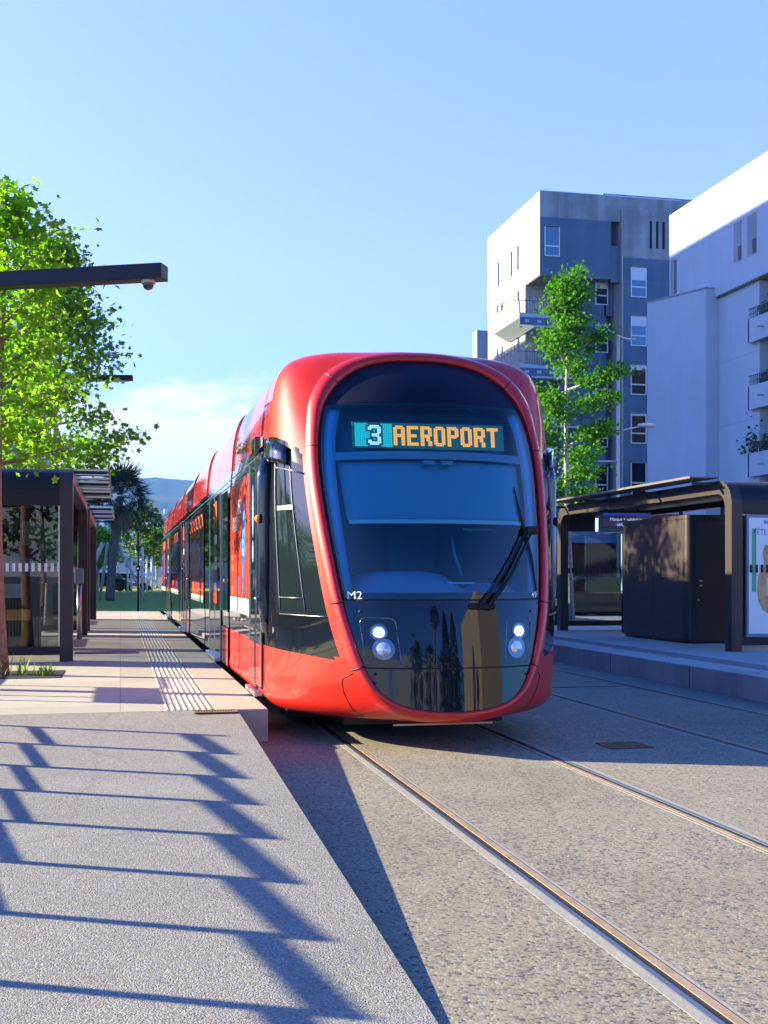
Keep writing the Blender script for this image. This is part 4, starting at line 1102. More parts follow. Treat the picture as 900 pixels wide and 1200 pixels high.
# tree pit with grass
pit = empty('tree_pit', (-1.35, 14.35, PZ)); tag(pit, 'dark square tree pit with grassy weeds at the left edge of the platform', 'tree pit')
MB().box(-.75, .70, -.55, .55, .001, .006).build('pit_cover', M['grate'], pit)
def tuft(name, label, x, y, z, n, h, spread, mat, seed, parent=None):
    rnd = random.Random(seed); v, f, c = [], [], []
    for _ in range(n):
        bx, by = x + rnd.gauss(0, spread), y + rnd.gauss(0, spread); a = rnd.uniform(0, 2 * pi); hh = h * rnd.uniform(.4, 1.1); l = rnd.uniform(.1, .6) * hh
        w = .006; k = len(v); ca, sa = cos(a), sin(a); col = rnd.random()
        for t, ww in ((0, w), (.5, w), (.8, w * .6), (1, .0008)):
            px_, py_ = bx + ca * l * t * t, by + sa * l * t * t
            v += [(px_ - sa * ww, py_ + ca * ww, z + hh * t), (px_ + sa * ww, py_ - ca * ww, z + hh * t)]; c += [col, col]
        for q in range(3): f.append([k + 2 * q, k + 2 * q + 1, k + 2 * q + 3, k + 2 * q + 2])
    me = bpy.data.meshes.new(name); me.from_pydata(v, [], f); me.materials.append(mat)
    me.attributes.new('var', 'FLOAT', 'POINT').data.foreach_set('value', c)
    o = bpy.data.objects.new(name, me); COL.objects.link(o); 
    if parent: o.parent = parent
    else: tag(o, label, 'grass', kind='stuff')
    return o
tuft('weeds', 'tall thin weeds growing round the trunk in the tree pit', -1.15, 14.35, PZ, 28, .24, .13, M['blade'], 1)
tuft('weeds', 'small leafy yellow green weed clump at the corner of the tree pit', -.83, 14.2, PZ, 60, .13, .05, M['leaf1'], 2)

# palm with stakes
def palm(label, x, y, z0, H, seed=1):
    rnd = random.Random(seed); e = empty('palm_tree', (x, y, z0)); tag(e, label, 'palm tree', 'palms')
    n = 30; P = [Vector((.48 * t ** 1.6, 0, H * t)) for t in [i / n for i in range(n + 1)]]
    g = MB(); g.tube(P, [.20 - .05 * i / n + (.025 if i % 2 else 0) for i in range(n + 1)], 14); g.build('trunk', M['bark_p'], e, smooth=True)
    top = P[-1]
    def frond(a, el, Lf, droop, mat_list):
        v, f, c = mat_list; d = Vector((cos(a) * cos(el), sin(a) * cos(el), sin(el))); side = Vector((-sin(a), cos(a), 0)); col = rnd.random()
        # petiole then a folded fan of narrow leaflets
        b0 = top + d * .15; hub = top + d * Lf * .5 - Vector((0, 0, droop * .15))
        k = len(v); w = .025
        v += [tuple(b0 + side * w), tuple(b0 - side * w), tuple(hub - side * w * .6), tuple(hub + side * w * .6)]; c += [col] * 4; f.append([k, k + 1, k + 2, k + 3])
        up = side.cross(d).normalized(); nl = 24
        for q in range(nl):
            t = (q / (nl - 1) - .5) * 2; ang = t * 1.65
            dd = (d * cos(ang) + side * sin(ang)).normalized(); ll = Lf * .55 * (1 - .35 * abs(t)) * rnd.uniform(.85, 1.1)
            m1 = hub + dd * ll * .55 - Vector((0, 0, droop * .12 * (1 + abs(t)))); m2 = hub + dd * ll - Vector((0, 0, droop * .5 * (.8 + abs(t) * .5)))
            sd = dd.cross(up).normalized() * .032; k = len(v); lift = up * .05 * (1 if q % 2 else -1)
            v += [tuple(hub), tuple(m1 + sd + lift), tuple(m1 - sd + lift), tuple(m2)]; c += [col] * 4
            f.append([k, k + 1, k + 3, k + 2])
    green = ([], [], []); dead = ([], [], [])
    for i in range(46):
        u = i / 46; frond(i * 2.4, radians(82 - 105 * u) + rnd.uniform(-.1, .1), 1.85 * rnd.uniform(.85, 1.1), .25 + .75 * u, green)
    for i in range(14): frond(i * 2.4 + 1, radians(-50 - 35 * rnd.random()), 1.35, .8, dead)
    for nm, (v, f, c), mt in (('crown', green, M['palm']), ('dead_fronds', dead, M['palmdead'])):
        me = bpy.data.meshes.new(nm); me.from_pydata(v, [], f); me.materials.append(mt); me.attributes.new('var', 'FLOAT', 'POINT').data.foreach_set('value', c)
        o = bpy.data.objects.new(nm, me); COL.objects.link(o); o.parent = e
    return e
palm('fan palm with shaggy crown standing on the lawn past the left shelters', -.46, 57, PZ, 4.85)
for i, (dx, dy, lab) in enumerate(((-1.5, -.3, 'pale wooden stake leaning on the palm trunk from the left'), (1.6, .2, 'pale wooden stake leaning on the palm trunk from the right'), (-.5, 1.8, 'pale wooden stake leaning on the palm trunk from behind'))):
    o = MB().tube([(-.46 + dx, 57 + dy, PZ - .02), (-.46 + dx * .22, 57 + dy * .22, PZ + 2.7)], .11 if i == 0 else .07, 8).build('wooden_stake', M['wood'], smooth=True)
    tag(o, lab, 'stake', 'stakes propping the palm')

# distant trees along the lawn
far = [(-3.2, 66, 6.0, 2.2, 'leaf2', 'light green'), (1.5, 98, 6.6, 3.0, 'leafd', 'dark green'), (4.6, 102, 5.9, 2.6, 'leafd', 'dark green'), (-1.5, 84, 4.2, 1.8, 'leaf1', 'lime green'), (7.2, 108, 6.0, 2.8, 'leafd', 'dark green'), (3.4, 118, 5.5, 2.6, 'leaf2', 'mid green'), (-5.5, 96, 7.5, 3.0, 'leaf2', 'mid green')]
flab = ['light green bushy tree on the lawn just behind the palm', 'tallest dark green tree right of the black signal post', 'dark rounded tree between the signal post and the tram', 'low lime green tree beside the palm trunk', 'dark green tree closest to the far end of the tram', 'mid green tree far behind the dark trees', 'large mid green tree left of the palm']
for i, (x, y, h, r, lm, w) in enumerate(far):
    tree('lawn_tree', flab[i], x, y, PZ, h, 1.9, r, 2600, .16, M[lm], M['bark_w'], tr=.12, seed=40 + i, group='trees beyond the lawn', nb=20, prof=lambda q: .95 * (1 - q * q) ** .5, cl=.35)
for i, (px_, y) in enumerate(((149.5, 88), (154, 88), (162.5, 90), (167, 86), (172, 92), (178, 90))):
    x = ofY(px_, y); o = MB().tube([(x, y, PZ - .02), (x, y, PZ + (2.6 if i != 3 else 3.2))], .075, 8).build('white_pole', M['textwhite'], smooth=True)
    tag(o, 'pale upright pole in the row across the far lawn', 'pole', 'pale poles across the far lawn')

# ================================================================== BUILDINGS
def window(parent, x, y, z0, z1, w, axis='y', shut=0.0, depth=.12, gl='winglass', mull=.32):
    """window in a facade facing -Y (axis 'y') at plane y, or facing -X (axis 'x') at plane x"""
    e = empty('window'); e.parent = parent
    def B(name, a0, a1, d0, d1, zz0, zz1, mat):
        if axis == 'y': MB().box(a0, a1, y - d1, y - d0, zz0, zz1).build(name, mat, e)
        else: MB().box(x - d1, x - d0, a0, a1, zz0, zz1).build(name, mat, e)
    a = x if axis == 'y' else y; t = .075
    B('pane', a, a + w, -.02, .012, z0, z1, M[gl])
    B('frame', a - .06, a, -.02, .05, z0 - .06, z1 + .06, M['winframe']); B('frame', a + w, a + w + .06, -.02, .05, z0 - .06, z1 + .06, M['winframe'])
    B('frame', a, a + w, -.02, .05, z0 - .06, z0, M['winframe'])
    if mull: B('frame', a, a + w, .0, .045, z0 + (z1 - z0) * mull - .04, z0 + (z1 - z0) * mull + .04, M['winframe'])
    if shut: B('shutter', a, a + w, .0, .035, z1 - (z1 - z0) * shut, z1, M['shutter'])
    B('reveal', a - .07, a + w + .07, -.02, .10, z1, z1 + .06, M['soffit'])
    return e
A = empty('apartment_tower', (24, 66.4, 0)); tag(A, 'white and blue apartment tower with overhanging top block and corner balcony', 'building')
AY = 66.4
def AB(name, mat, *a, bevel=0):
    return MB().box(*a).build(name, mat, None if False else A_) 
A_ = empty('tower_volume'); A_.parent = A; A_.location = (-24, -66.4, 0)
x715, x727, x732, x812 = ofY(716, AY), ofY(727, AY), ofY(731.5, AY), ofY(812, AY)
zt = 24.0; zpar = hz(24, AY, 254); zbot = hz(24, AY, 321.5)
# top block (rendered white on the street side, blue on the front)
bl = MB(); bl.box(24, x715, AY, AY + 10.2, zbot, zt - .001, 0)
o = bl.build('upper_block', [M['bwhite']], A_)
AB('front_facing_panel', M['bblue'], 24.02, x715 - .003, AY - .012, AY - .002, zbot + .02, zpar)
AB('parapet_band', M['bconc'], 24.02, x715 + 4.5, AY - .016, AY + .002, zpar + .01, zt - .01)
AB('parapet_band', M['bconc'], x715 - .01, 35.0, AY + 1.2, AY + 10, hz(30, AY + 1.2, 246), hz(30, AY + 1.2, 228.5))
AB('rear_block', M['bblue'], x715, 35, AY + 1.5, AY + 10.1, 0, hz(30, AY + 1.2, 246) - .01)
AB('parapet_joint', M['soffit'], 23.992, 24.001, AY + .05, AY + 10.1, zpar - .03, zpar + .02)
# lower body, set back under the block
yb = ofX(615.5, 24.0)
AB('lower_block', M['bwhite'], 24.002, ofY(653, yb), yb, AY + 10.1, 0, zbot - .002)
AB('side_extension', M['bwhite'], 24.5, 30, AY + 10.2, AY + 11.6, 0, hz(24, AY + 10.2, 345))
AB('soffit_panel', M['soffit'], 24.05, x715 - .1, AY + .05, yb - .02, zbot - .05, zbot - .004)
xm = ofY(663, AY + 1.0)
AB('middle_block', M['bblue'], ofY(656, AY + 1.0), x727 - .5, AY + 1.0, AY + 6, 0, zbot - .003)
AB('lit_pier', M['bwhite'], ofY(655, yb) - .3, ofY(663, AY + 1.0), AY + .9, yb, hz(26, AY + 1, 372), hz(26, AY + 1, 346))
# right volume
zr = hz(x727, AY - .2, 244.5)
AB('right_block', M['bwhite'], x727 + .002, x812 - .8, AY - .2, AY + 4, 0, zr)
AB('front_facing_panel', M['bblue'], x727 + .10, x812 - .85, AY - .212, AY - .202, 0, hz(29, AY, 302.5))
AB('concrete_front', M['bconc'], x727 + .06, x812 - .82, AY - .216, AY - .203, hz(29, AY, 302), zr - .01)
for px_ in (762, 769.5, 777):
    x = ofY(px_ - 1, AY - .2); AB('slot_window', M['blackmat'], x, x + .16, AY - .225, AY - .21, hz(29, AY, 290), hz(29, AY, 258))
# dark loggia between the blocks
AB('loggia_wall', M['bblue'], x715 + .003, x727, AY + 1.0, AY + 1.4, zbot - 2, hz(28, AY, 246))
AB('loggia_rail_wall', M['bblue'], x715 + .003, x727, AY + .05, AY + .2, hz(28, AY, 330), hz(28, AY, 287))
# columns of windows
for y0, y1, sh_, gl in ((314, 348, .45, 'winblue'), (371, 405, .35, 'winblue'), (428, 462, .18, 'winglass'), (485, 519, .08, 'winglass'), (543, 577, 0, 'winglass'), (600, 634, 0, 'winglass')):
    x = ofY(740, AY - .212); window(A_, x, AY - .212, hz(x, AY, y1), hz(x, AY, y0), ofY(754.5, AY) - x, shut=sh_, gl=gl)
for y0, y1, sh_ in ((325, 356, .42), (380, 412, .5), (436, 466, .1), (492, 523, 0), (547, 578, 0), (603, 634, 0)):
    x = ofY(698.5, AY + 1); window(A_, x, AY + 1, hz(x, AY + 1, y1), hz(x, AY + 1, y0), ofY(711, AY + 1) - x, shut=sh_)
x = ofY(639, AY - .012); window(A_, x, AY - .012, hz(x, AY, 299), hz(x, AY, 265), ofY(654.5, AY) - x, gl='winblue')
# slot windows on the lit side
for pa, pb, ya_, yb_ in ((582, 585, 307, 337), (597.5, 600.5, 294, 325), (605, 608, 287, 318), (605, 608.5, 340, 372), (581.5, 584, 357, 368), (586.5, 589.5, 354, 365), (581, 584, 408, 420), (586.5, 589.5, 405, 416), (605, 608.5, 392, 420), (585, 588, 450, 470), (600, 603, 440, 470)):
    Ya, Yb = ofX(pb, 24), ofX(pa, 24)
    AB('slot_window', M['bgrey'], 23.990, 24.001, Ya, Yb, hz(24, (Ya + Yb) / 2, yb_), hz(24, (Ya + Yb) / 2, ya_))
    AB('slot_glass', M['winglass'], 23.984, 23.9895, Ya, (Ya * .45 + Yb * .55), hz(24, (Ya + Yb) / 2, yb_) + .05, hz(24, (Ya + Yb) / 2, ya_) - .08)
# corner balconies
def balcony(z, full=True):
    b = empty('balcony'); b.parent = A_
    Y0, Y1 = AY + .6, ofX(579, 22.95)
    MB().prism([(22.95, z + .30), (22.95, z - .05), (23.9, z - .55), (26.8, z - .55), (26.8, z)], 'y', Y0, Y1).build('slab', M['bgrey'] if False else M['bpale'], b)
    MB().box(22.94, 23.02, Y0 + .02, Y1, z - .05, z + .95).build('side_parapet', M['bwhite'], b)
    MB().box(22.96, 27.6, Y0 - .03, Y0 + .06, z - .42, z + .02).build('front_edge', M['bblue'], b)
    g = MB()
    for k in range(30): g.box(24.1 + k * .12, 24.13 + k * .12, Y0 + .10, Y0 + .13, z, z + 1.0)
    g.build('balusters', M['metalrail'], b)
    MB().box(23.0, 27.7, Y0 + .09, Y0 + .13, z + 1.0, z + 1.05).build('handrail', M['metalrail'], b)
    g = MB()
    for yy in range(8):
        q = Y0 + .3 + yy * (Y1 - Y0 - .4) / 7; g.box(22.965, 22.995, q, q + .03, z + .95, z + 1.5)
    g.box(22.965, 22.995, Y0, Y1, z + 1.46, z + 1.50).box(22.965, 22.995, Y0, Y1, z + 1.2, z + 1.22)
    g.build('side_railing', M['metalrail'], b)
    g = MB()
    for k in range(22):
        xx = 24.15 + k * .15; g.box(xx, xx + .10, yb - .06, yb - .01, z + .05, zbot - .85 if full else z + 1.9)
    g.build('ribbed_cladding', M['ribbed'], b)
    for k in range(3): MB().box(23.3 + k * .75, 23.55 + k * .75, Y0 - .04, Y0 - .031, z - .28, z - .12).build('drain_plate', M['bpale'], b)
zb1 = hz(23, AY, 369)
balcony(zb1); balcony(zb1 - 3.0, False); balcony(zb1 - 5.9, False)
o = MB().box(ofY(559, 96), 44.0, 96, 97.2, 0, hz(31, 96, 388)).build('apartment_block', M['bgrey']); 
# (far grey block: flat facade with a window grid of its own)
fb = empty('apartment_block', (0, 0, 0)); tag(fb, 'low grey block peeking out left of the white tower', 'building'); o.name = 'wall'; o.parent = fb
for k in range(3): MB().box(ofY(559, 96) + .8 + k * 3, ofY(559, 96) + 2.0 + k * 3, 95.97, 96.01, 14, 15.6).build('window', M['winglass'], fb)
lp = MB().ball((24.6, yb - .1, zbot - .9), .22, sy=.4)
lp.build('wall_lamp', M['textgrey'], A_, smooth=True)

# right building
Bd = empty('apartment_building', (24, 40, 0)); tag(Bd, 'large pale apartment building with balconies at the right edge', 'building')
B_ = empty('building_volume'); B_.parent = Bd; B_.location = (-24, -40, 0)
def BB(name, mat, *a): return MB().box(*a).build(name, mat, B_)
yfar = ofX(784.5, 24); zBt = 17.55; zov = 12.95
Ywl = ofX(827, 24)
BB('upper_block', M['bpale'], 24, 44, 26, Ywl, zov, zBt)
BB('upper_block', M['bpale'], 24.0, 44, Ywl + .002, yfar, 2, zBt - .002)
BB('parapet_joint', M['soffit'], 23.992, 24.001, 26, yfar - .02, 15.98, 16.03)
BB('rear_wall', M['bpale'], 25.6, 44, 26.2, Ywl - .002, 0, zov - .002)
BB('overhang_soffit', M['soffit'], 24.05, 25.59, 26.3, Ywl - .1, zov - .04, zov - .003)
ya_, yb_ = ofX(758.5, 23.6), ofX(827, 23.6)
g = MB(); g.prism([(yb_, 0), (ya_, 0), (ya_, hz(23.6, ya_, 355)), (yb_, hz(23.6, yb_, 338))], 'x', 23.6, 29)
g.build('lower_wall', M['bpale'], B_)
g = MB(); g.prism([(yb_ - .02, hz(23.6, yb_, 338)), (ya_ + .02, hz(23.6, ya_, 355)), (ya_ + .02, hz(23.6, ya_, 355) + .05), (yb_ - .02, hz(23.6, yb_, 338) + .05)], 'x', 23.56, 29.02); g.build('wall_coping', M['bgrey'], B_)
y890 = ofX(890, 24.2)
BB('pier_wall', M['bpale'], 24.2, 25.6, y890, Ywl - .01, 0, zov - .05)
for pa, pb, q0, q1 in ((860, 869, 307, 260), (876, 886.5, 299, 251), (786, 793, 346, 304)):
    Ya, Yb = ofX(pb, 24), ofX(pa, 24); zc_ = (Ya + Yb) / 2
    BB('slot_window', M['bgrey'], 23.988, 24.001, Ya, Yb, hz(24, zc_, q0), hz(24, zc_, q1))
    BB('slot_glass', M['winglass'], 23.980, 23.987, Ya, Ya * .6 + Yb * .4, hz(24, zc_, q0) + .05, hz(24, zc_, q1) - (1.0 if pa > 800 else .1))
yb0 = ofX(876.5, 24.0)
for k in range(4):
    z1 = 11.45 - k * 2.62
    b = empty('balcony'); b.parent = B_
    MB().box(24.0, 24.10, 30, yb0, z1 - .92, z1).build('balcony_panel', M['bpale'], b)
    MB().box(24.1, 25.5, 30, yb0 - .01, z1 - .92, z1 - .80).build('slab', M['bgrey'], b)
    MB().box(24.0, 25.6, yb0 - .08, yb0 + .002, z1 - .921, z1 - .001).build('balcony_end', M['bpale'], b)
    g = MB()
    for q in range(40): g.box(24.03, 24.05, yb0 - .1 - q * .14, yb0 - .08 - q * .14, z1, z1 + .40)
    g.box(24.02, 24.07, 30, yb0, z1 + .38, z1 + .42).box(24.02, 24.05, 30, yb0, z1 + .18, z1 + .20); g.build('railing', M['metalrail'], b)
    MB().tube([(24.0, yb0 - 1.15, z1 - .48), (23.72, yb0 - 1.15, z1 - .50)], .035, 8).build('rainwater_spout', M['alu'], b)
    window(B_, 25.6, yb0 - 4.2, z1 - .7, z1 + 1.2, 1.1, axis='x')
def balcony_plant(label, y, z, r, seed, n=260):
    rnd = random.Random(seed); e = empty('potted_plant', (24.3, y, z)); tag(e, label, 'plant', 'plants on the balconies')
    MB().tube([(0, 0, 0), (0, 0, .3)], [.11, .15], 12).build('pot', M['soffit'], e, smooth=True)
    pts = [Vector((rnd.gauss(0, r * .5), rnd.gauss(0, r * .6), .35 + abs(rnd.gauss(0, r)))) for _ in range(n)]
    leaves('foliage', M['leafd'], pts, .08, e, rnd=rnd)
zz = 11.45 - 2 * 2.62
balcony_plant('bushy dark green plant spilling over the lowest visible balcony corner', yb0 - .15, zz - .3, .55, 1)
balcony_plant('low dark plant second from the corner on the lowest visible balcony', yb0 - 1.2, zz - .3, .3, 2)
balcony_plant('small plant behind the middle balcony railing', yb0 - .8, zz + 2.32, .22, 3, 120)
balcony_plant('small plant behind the top balcony railing', yb0 - .9, zz + 4.94, .22, 4, 120)

for k in range(1, 5): BB('render_joint', M['bgrey'], 24.196, 24.201, y890 + .02, Ywl - .03, k * 2.62 - .3, k * 2.62 - .285)
dpx_ = ofX(838, 24.2); q_ = MB().tube([(24.13, dpx_, 0), (24.13, dpx_, zov - .05)], .045, 8).build('downpipe', M['bpale'], B_, smooth=True)
for k in range(1, 8): AB('floor_joint', M['soffit'], x727 + .12, x812 - .87, AY - .2145, AY - .2125, k * 2.62 + .55, k * 2.62 + .565)
for (xx, yy, ww, hh) in ((27.0, AY + 4, 1.6, .9), (31, AY + 5, 1.0, 1.3)): AB('roof_vent', M['bgrey'], xx, xx + ww, yy, yy + 1.2, zt - .5, zt + hh * .45)
AB('roof_flashing', M['alu'], 23.97, x715 + 4.5, AY - .03, AY + .10, zt, zt + .04)
# blocks that stand out of view on the left and throw the long shadow over the lawn and towers
def block(label, x0, x1, y0, y1, h, mat, nwy, nwx, floors):
    e = empty('apartment_block', (x0, y0, 0)); tag(e, label, 'building')
    w = MB().box(0, x1 - x0, 0, y1 - y0, 0, h).build('wall', mat, e)
    MB().box(-.1, x1 - x0 + .1, -.1, y1 - y0 + .1, h, h + .25).build('roof', M['bconc'], e)
    g = MB(); fh = h / floors
    for k in range(floors):
        for j in range(nwx):
            xx = (j + .3) * (x1 - x0) / nwx; 
            MB().box(xx, xx + 1.2, -.02, .01, k * fh + .9, k * fh + 2.3).build('window', M['winglass'], e)
            if j % 2: MB().box(xx - .6, xx + 2.0, -1.0, -.001, k * fh + .45, k * fh + .62).build('balcony', M['bpale'], e)
        for j in range(nwy):
            yy = (j + .3) * (y1 - y0) / nwy
            MB().box(x1 - x0 - .01, x1 - x0 + .02, yy, yy + 1.2, k * fh + .9, k * fh + 2.3).build('window', M['winglass'], e)
    return e
block('tall white apartment block standing left of the view', -34, -12.2, 55, 93, 28.6, M['cream'], 6, 4, 9)
block('white apartment block glimpsed through the leaves of the left trees', -15, -5.0, 84, 92, 18.0, M['bwhite'], 2, 5, 6)
block('small blue grey building beyond the left shelters', -9, -2.45, 128, 150, 9.6, M['bgrey'], 3, 3, 3)
# behind the viewer: what the tram's dark nose mirrors
block('cream building behind the viewer mirrored in the tram nose', 23, 39, -42, -20, 17, M['cream'], 4, 4, 5)

def cypress(label, x, y, h, r, seed):
    rnd = random.Random(seed); e = empty('cypress_tree', (x, y, 0)); tag(e, label, 'tree', 'cypresses behind the viewer')
    MB().tube([(0, 0, 0), (0, 0, h * .9)], [.2, .04], 8).build('trunk', M['bark_b'], e)
    pts = []
    for _ in range(1500):
        t = rnd.random(); rr = r * (1 - t) ** .6 * min(1, t * 6 + .3) * rnd.uniform(.6, 1.05); a = rnd.uniform(0, 2 * pi); pts.append(Vector((rr * cos(a), rr * sin(a), .8 + t * (h - .8))))
    leaves('crown', M['leafd'], pts, .28, e, rnd=rnd)
for i, (x, y, h, r) in enumerate(((7.2, -17, 11, 1.9), (11.2, -22, 13, 2.2))):
    cypress(['dark cypress standing behind the viewer, closer to the track', 'taller dark cypress standing behind the viewer, beside the cream building'][i], x, y, h, r, 70 + i)
for i, (x, y, h) in enumerate(((-3.5, -24, 8.0), (1.5, -30, 9.0), (8.0, -34, 8.5), (14.5, -30, 7.0))):
    tree('street_tree', ['broad dark tree behind the viewer, left of the tracks', 'tallest broad dark tree far behind the viewer', 'broad dark tree far behind the viewer between the cypresses', 'lower broad dark tree behind the viewer near the cream building'][i], x, y, 0, h, 1.6, 3.0, 2600, .17, M['leafd'], M['bark_b'], tr=.14, seed=120 + i, group='trees behind the viewer', nb=20, prof=lambda q: (1 - q * q) ** .5, cl=.35)

for i, (x, y, h) in enumerate(((-21.5, 9, 6.2), (-22, 16, 6.4), (-21, 24, 6.2), (-22, 31, 6.6), (-20.5, 37, 6.2))):
    tree('side_tree', ['broad green tree left of the view, mirrored low in the cab window', 'broad green tree left of the view, mirrored in the middle of the cab side', 'broad green tree left of the view beside the long shelter', 'broad green tree left of the view behind the hedge end', 'last broad green tree of the left street row'][i], x, y, 0, h, 1.2, 2.6, 3000, .14, M['leaf2'], M['bark_w'], tr=.12, seed=90 + i, group='trees along the left street', nb=22, prof=lambda q: (1 - q * q) ** .5, cl=.3)
palm('tall palm standing behind the viewer, mirrored in the tram nose', 3.4, -15, 0, 9.5, seed=5)
hr = random.Random(8); he = empty('hedge', (-8.0, 12, 0)); tag(he, 'long clipped dark hedge added behind the left shelters for the cab side to mirror', 'hedge')  # hedge added to darken what the cab side reflects
MB().box(-.45, .45, 0, 24, 0, 2.15).build('branches', M['leafd'], he)
leaves('foliage', M['leafd'], [Vector((hr.choice((-.5, .5)) + hr.gauss(0, .06), hr.uniform(0, 24), hr.uniform(.05, 2.3))) for _ in range(5200)] + [Vector((hr.uniform(-.5, .5), hr.uniform(0, 24), 2.22 + hr.gauss(0, .06))) for _ in range(1800)], .11, he, rnd=hr)
# street lamp behind the right shelter
lm = empty('street_lamp', (ofY(724.5, 38), 38, 0)); tag(lm, 'grey street lamp with a long upper arm and a lower side arm', 'street lamp')
lx = ofY(724.5, 38); ztp = hz(lx, 38, 395)
MB().tube([(0, 0, 0), (0, 0, 4), (0, 0, ztp)], [.09, .07, .05], 12).build('pole', M['lampgrey'], lm, smooth=True)
dx1 = ofY(690, 38) - lx; dx2 = ofY(745, 38) - lx
MB().tube([(dx1, 0, ztp + .62), (0, 0, ztp + .03), (dx2 * .5, 0, ztp - .05), (dx2, 0, ztp - .05)], .035, 8).build('upper_arm', M['lampgrey'], lm, smooth=True)
MB().ball((dx1 - .25, 0, ztp + .70), .36, sx=1.0, sy=.5, sz=.24).build('lamp_head', simple('lamp_cover', (.62, .64, .66), .3), lm, smooth=True)
z2 = hz(lx, 38, 505) ; dx3 = ofY(758, 38) - lx
MB().tube([(0, 0, z2), (dx3 * .8, 0, z2 + .18)], .03, 8).build('lower_arm', M['lampgrey'], lm, smooth=True)
MB().ball((dx3, 0, z2 + .22), .36, sx=1.0, sy=.5, sz=.22).build('lamp_head', simple('lamp_cover2', (.55, .57, .6), .3), lm, smooth=True)
z3 = hz(lx, 38, 541); MB().tube([(0, 0, z3), (ofY(697, 38) - lx, 0, z3)], .035, 8).build('bracket_arm', M['lampgrey'], lm, smooth=True)

# parked vehicles seen past the shelters
def car(label, x, y, rz, mat, z=.0):
    e = empty('parked_car', (x, y, z), rz); tag(e, label, 'car', 'parked cars')
    prof = [(-2.0, .35), (-2.05, .6), (-1.95, .85), (-1.1, .95), (-.55, 1.38), (.75, 1.42), (1.45, .98), (2.0, .88), (2.05, .5), (2.0, .32)]
    MB().prism(prof, 'x', -.85, .85).build('body', mat, e, bevel=.07, seg=3)
    for s in (-1, 1):
        g = MB(); g.poly([(s * .853, y_, z_) for y_, z_ in ((-1.0, .95), (-.52, 1.32), (.7, 1.35), (1.25, .98))]); g.build('side_glass', M['winglass'], e)
        for yy in (-1.3, 1.3): MB().tube([(s * .70, yy, .32), (s * .86, yy, .32)], .32, 20).build('wheel', M['rubber'], e)
        MB().ball((s * .62, -2.0, .68), .11, sy=.5).build('headlight', M['textwhite'], e, smooth=True)
    MB().poly([(-.68, -1.12, .97), (.68, -1.12, .97), (.6, -.6, 1.34), (-.6, -.6, 1.34)]).build('windscreen', M['winglass'], e)
    return e
car('white car parked beyond the lawn between the pale poles', ofY(152, 96), 96.5, 1.3, M['carwhite'], PZ)
car('dark car parked near the palm beyond the left shelters', ofY(126, 92), 92, 1.2, M['carblack'], PZ)
car('dark car parked behind the right shelter glass', ofY(700, 33), 33, 1.45, M['carblack'])
car('white car parked past the far end of the right shelter', ofY(652, 36), 37, 1.5, M['carwhite'])
aw = empty('shop_front', (12.2, 36, 0)); tag(aw, 'maroon shop front seen through the right shelter glass', 'shop')
MB().box(0, 9, 3, 6, 0, 3.6).build('wall', M['awning'], aw); MB().box(-.2, 9.2, 2.2, 3, 2.55, 3.05).build('sign_band', simple('shop_band', (.12, .28, .5), .5), aw)
MB().box(1, 3.5, 2.96, 2.995, .4, 2.4).build('window', M['winglass'], aw); MB().box(4.5, 7.5, 2.96, 2.995, .4, 2.4).build('window', M['winglass'], aw)

# ================================================================== SKY, SUN, CAMERA
w = bpy.data.worlds.new('World'); S.world = w; w.use_nodes = True; nt = w.node_tree
bg = nt.nodes['Background']
sky = N(nt, 'ShaderNodeTexSky', sky_type='NISHITA'); sky.sun_disc = False
sky.sun_elevation = EL; sky.sun_rotation = math.atan2(AZ.x, AZ.y)
sky.altitude = 0; sky.air_density = 1.0; sky.dust_density = .35; sky.ozone_density = 2.2
tc = N(nt, 'ShaderNodeTexCoord')
# thin cloud bank low over the hills
sepx = N(nt, 'ShaderNodeSeparateXYZ'); L(nt, tc.outputs['Generated'], sepx.inputs[0])
mpn = N(nt, 'ShaderNodeMapping'); mpn.inputs['Scale'].default_value = (4.5, 4.5, 11.0); mpn.inputs['Location'].default_value = (1.25, .3, .2)
L(nt, tc.outputs['Generated'], mpn.inputs[0])
n1 = N(nt, 'ShaderNodeTexNoise', Scale=2.6, Detail=9, Roughness=.56); L(nt, mpn.outputs[0], n1.inputs['Vector'])
el_ = N(nt, 'ShaderNodeMapRange'); el_.inputs[1].default_value = .13; el_.inputs[2].default_value = .21; el_.inputs[3].default_value = .19; el_.inputs[4].default_value = -.40
L(nt, sepx.outputs['Z'], el_.inputs[0])
azr = N(nt, 'ShaderNodeMapRange'); azr.inputs[1].default_value = .13; azr.inputs[2].default_value = .26; azr.inputs[3].default_value = 0.0; azr.inputs[4].default_value = -.40
L(nt, sepx.outputs['X'], azr.inputs[0])
sm = N(nt, 'ShaderNodeMath', operation='ADD'); L(nt, n1.outputs['Fac'], sm.inputs[0]); L(nt, el_.outputs[0], sm.inputs[1])
sm2 = N(nt, 'ShaderNodeMath', operation='ADD'); L(nt, sm.outputs[0], sm2.inputs[0]); L(nt, azr.outputs[0], sm2.inputs[1])
cr = N(nt, 'ShaderNodeMapRange', interpolation_type='SMOOTHSTEP'); cr.inputs[1].default_value = .46; cr.inputs[2].default_value = .66; cr.inputs[3].default_value = 0; cr.inputs[4].default_value = 1.0
L(nt, sm2.outputs[0], cr.inputs[0])
hsv = N(nt, 'ShaderNodeHueSaturation'); hsv.inputs['Saturation'].default_value = 1.0; hsv.inputs['Value'].default_value = 1.0
L(nt, sky.outputs[0], hsv.inputs['Color'])
tint = N(nt, 'ShaderNodeMix', data_type='RGBA', blend_type='MULTIPLY'); tint.inputs[0].default_value = 1; tint.inputs[7].default_value = (1.95, 1.84, 2.32, 1)
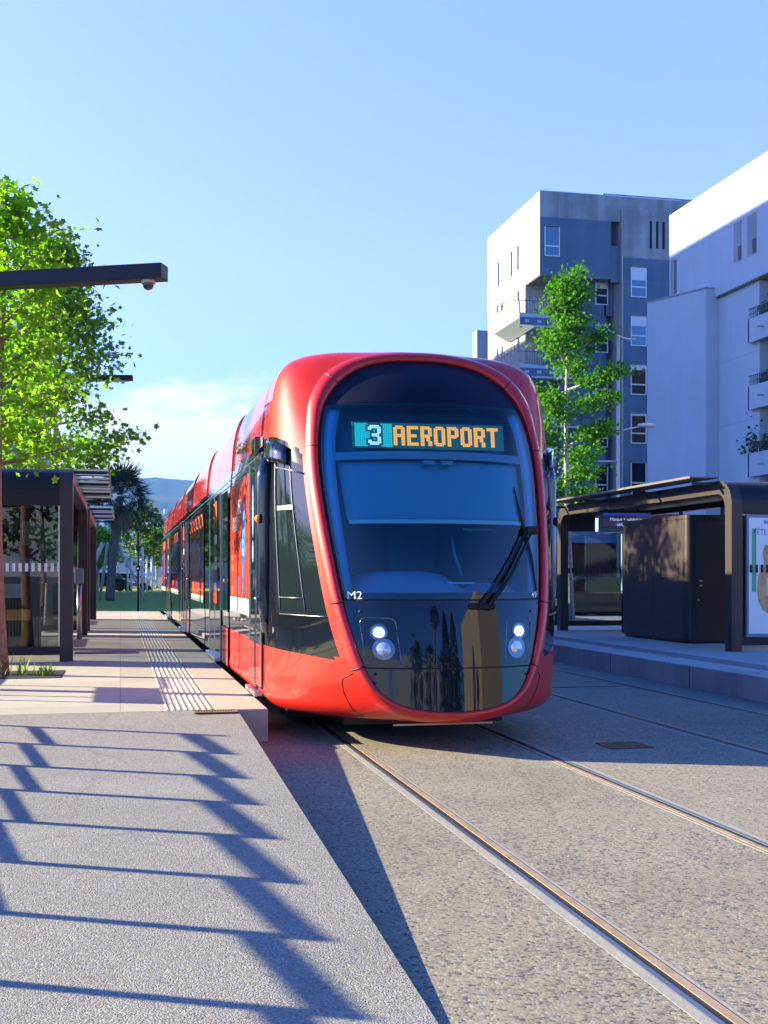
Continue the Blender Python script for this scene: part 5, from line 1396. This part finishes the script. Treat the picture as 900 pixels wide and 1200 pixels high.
L(nt, hsv.outputs[0], tint.inputs[6])
mixc = N(nt, 'ShaderNodeMix', data_type='RGBA'); mixc.inputs[7].default_value = (3.0, 3.1, 3.25, 1)
zr_ = N(nt, 'ShaderNodeMapRange', interpolation_type='SMOOTHSTEP'); zr_.inputs[1].default_value = .43; zr_.inputs[2].default_value = .60
L(nt, sepx.outputs['Z'], zr_.inputs[0])
deep = N(nt, 'ShaderNodeMix', data_type='RGBA', blend_type='MULTIPLY'); deep.inputs[7].default_value = (.24, .60, .76, 1)  # sky above the frame coloured darker and bluer to cut the fill light
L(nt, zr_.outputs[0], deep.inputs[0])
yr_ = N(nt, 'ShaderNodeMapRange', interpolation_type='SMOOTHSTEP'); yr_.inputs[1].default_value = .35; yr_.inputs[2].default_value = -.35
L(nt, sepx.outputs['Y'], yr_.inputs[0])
anti = N(nt, 'ShaderNodeMix', data_type='RGBA', blend_type='MULTIPLY'); anti.inputs[7].default_value = (.40, .80, .95, 1)  # unseen sky behind the viewer coloured bluer to tint the shaded fronts
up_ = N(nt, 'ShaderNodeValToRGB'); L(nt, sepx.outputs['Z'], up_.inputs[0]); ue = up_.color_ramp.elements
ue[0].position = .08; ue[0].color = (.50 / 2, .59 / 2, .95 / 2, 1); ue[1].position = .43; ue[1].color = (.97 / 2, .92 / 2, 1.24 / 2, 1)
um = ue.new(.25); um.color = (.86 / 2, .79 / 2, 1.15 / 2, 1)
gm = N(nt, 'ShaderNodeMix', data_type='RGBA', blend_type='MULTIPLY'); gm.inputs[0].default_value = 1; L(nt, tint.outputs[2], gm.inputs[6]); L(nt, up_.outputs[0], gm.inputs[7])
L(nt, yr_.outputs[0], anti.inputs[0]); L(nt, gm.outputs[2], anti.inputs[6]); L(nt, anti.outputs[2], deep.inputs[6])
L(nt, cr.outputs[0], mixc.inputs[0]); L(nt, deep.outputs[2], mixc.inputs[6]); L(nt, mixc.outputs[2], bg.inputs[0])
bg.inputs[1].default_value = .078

sl = bpy.data.lights.new('sun', 'SUN'); sl.energy = 4.0; sl.angle = radians(.53); sl.color = (1.0, .88, .56)
so = bpy.data.objects.new('sun', sl); COL.objects.link(so)
dirv = Vector((-AZ.x * cos(EL), -AZ.y * cos(EL), -sin(EL)))
so.rotation_euler = dirv.to_track_quat('-Z', 'Y').to_euler(); so.location = (-30, 20, 30)

# aerial haze between the viewer and the hills
HAZE = True
if HAZE:
    g = MB(); g.box(-2200, 2200, -120, 2700, -1.2, 250)
    hm = bpy.data.materials.new('haze_air'); hm.use_nodes = True; nt = hm.node_tree; nt.nodes.clear()
    out = N(nt, 'ShaderNodeOutputMaterial'); pv = N(nt, 'ShaderNodeVolumePrincipled')
    pv.inputs['Color'].default_value = (.04, .36, 1, 1); pv.inputs['Density'].default_value = .00016; pv.inputs['Anisotropy'].default_value = .0
    L(nt, pv.outputs[0], out.inputs['Volume'])
    o = g.build('haze', hm); tag(o, 'thin blue haze in the air before the hills', 'haze', kind='stuff')

cd = bpy.data.cameras.new('camera'); co = bpy.data.objects.new('camera', cd); COL.objects.link(co)
co.location = (0, 0, CAMZ); co.rotation_euler = (radians(90), 0, -TH)
cd.sensor_width = 36; cd.lens = 36 * F / 1200; cd.shift_y = 75 / 1200; cd.clip_end = 20000; cd.clip_start = .05
S.camera = co
S.view_settings.view_transform = 'Standard'; S.view_settings.look = 'None'; S.view_settings.gamma = 1; S.view_settings.use_curve_mapping = False
S.view_settings.exposure = 2.42
S.render.resolution_x = 768; S.render.resolution_y = 1024
S.cycles.max_bounces = 8; S.cycles.transparent_max_bounces = 16; S.cycles.use_denoising = True
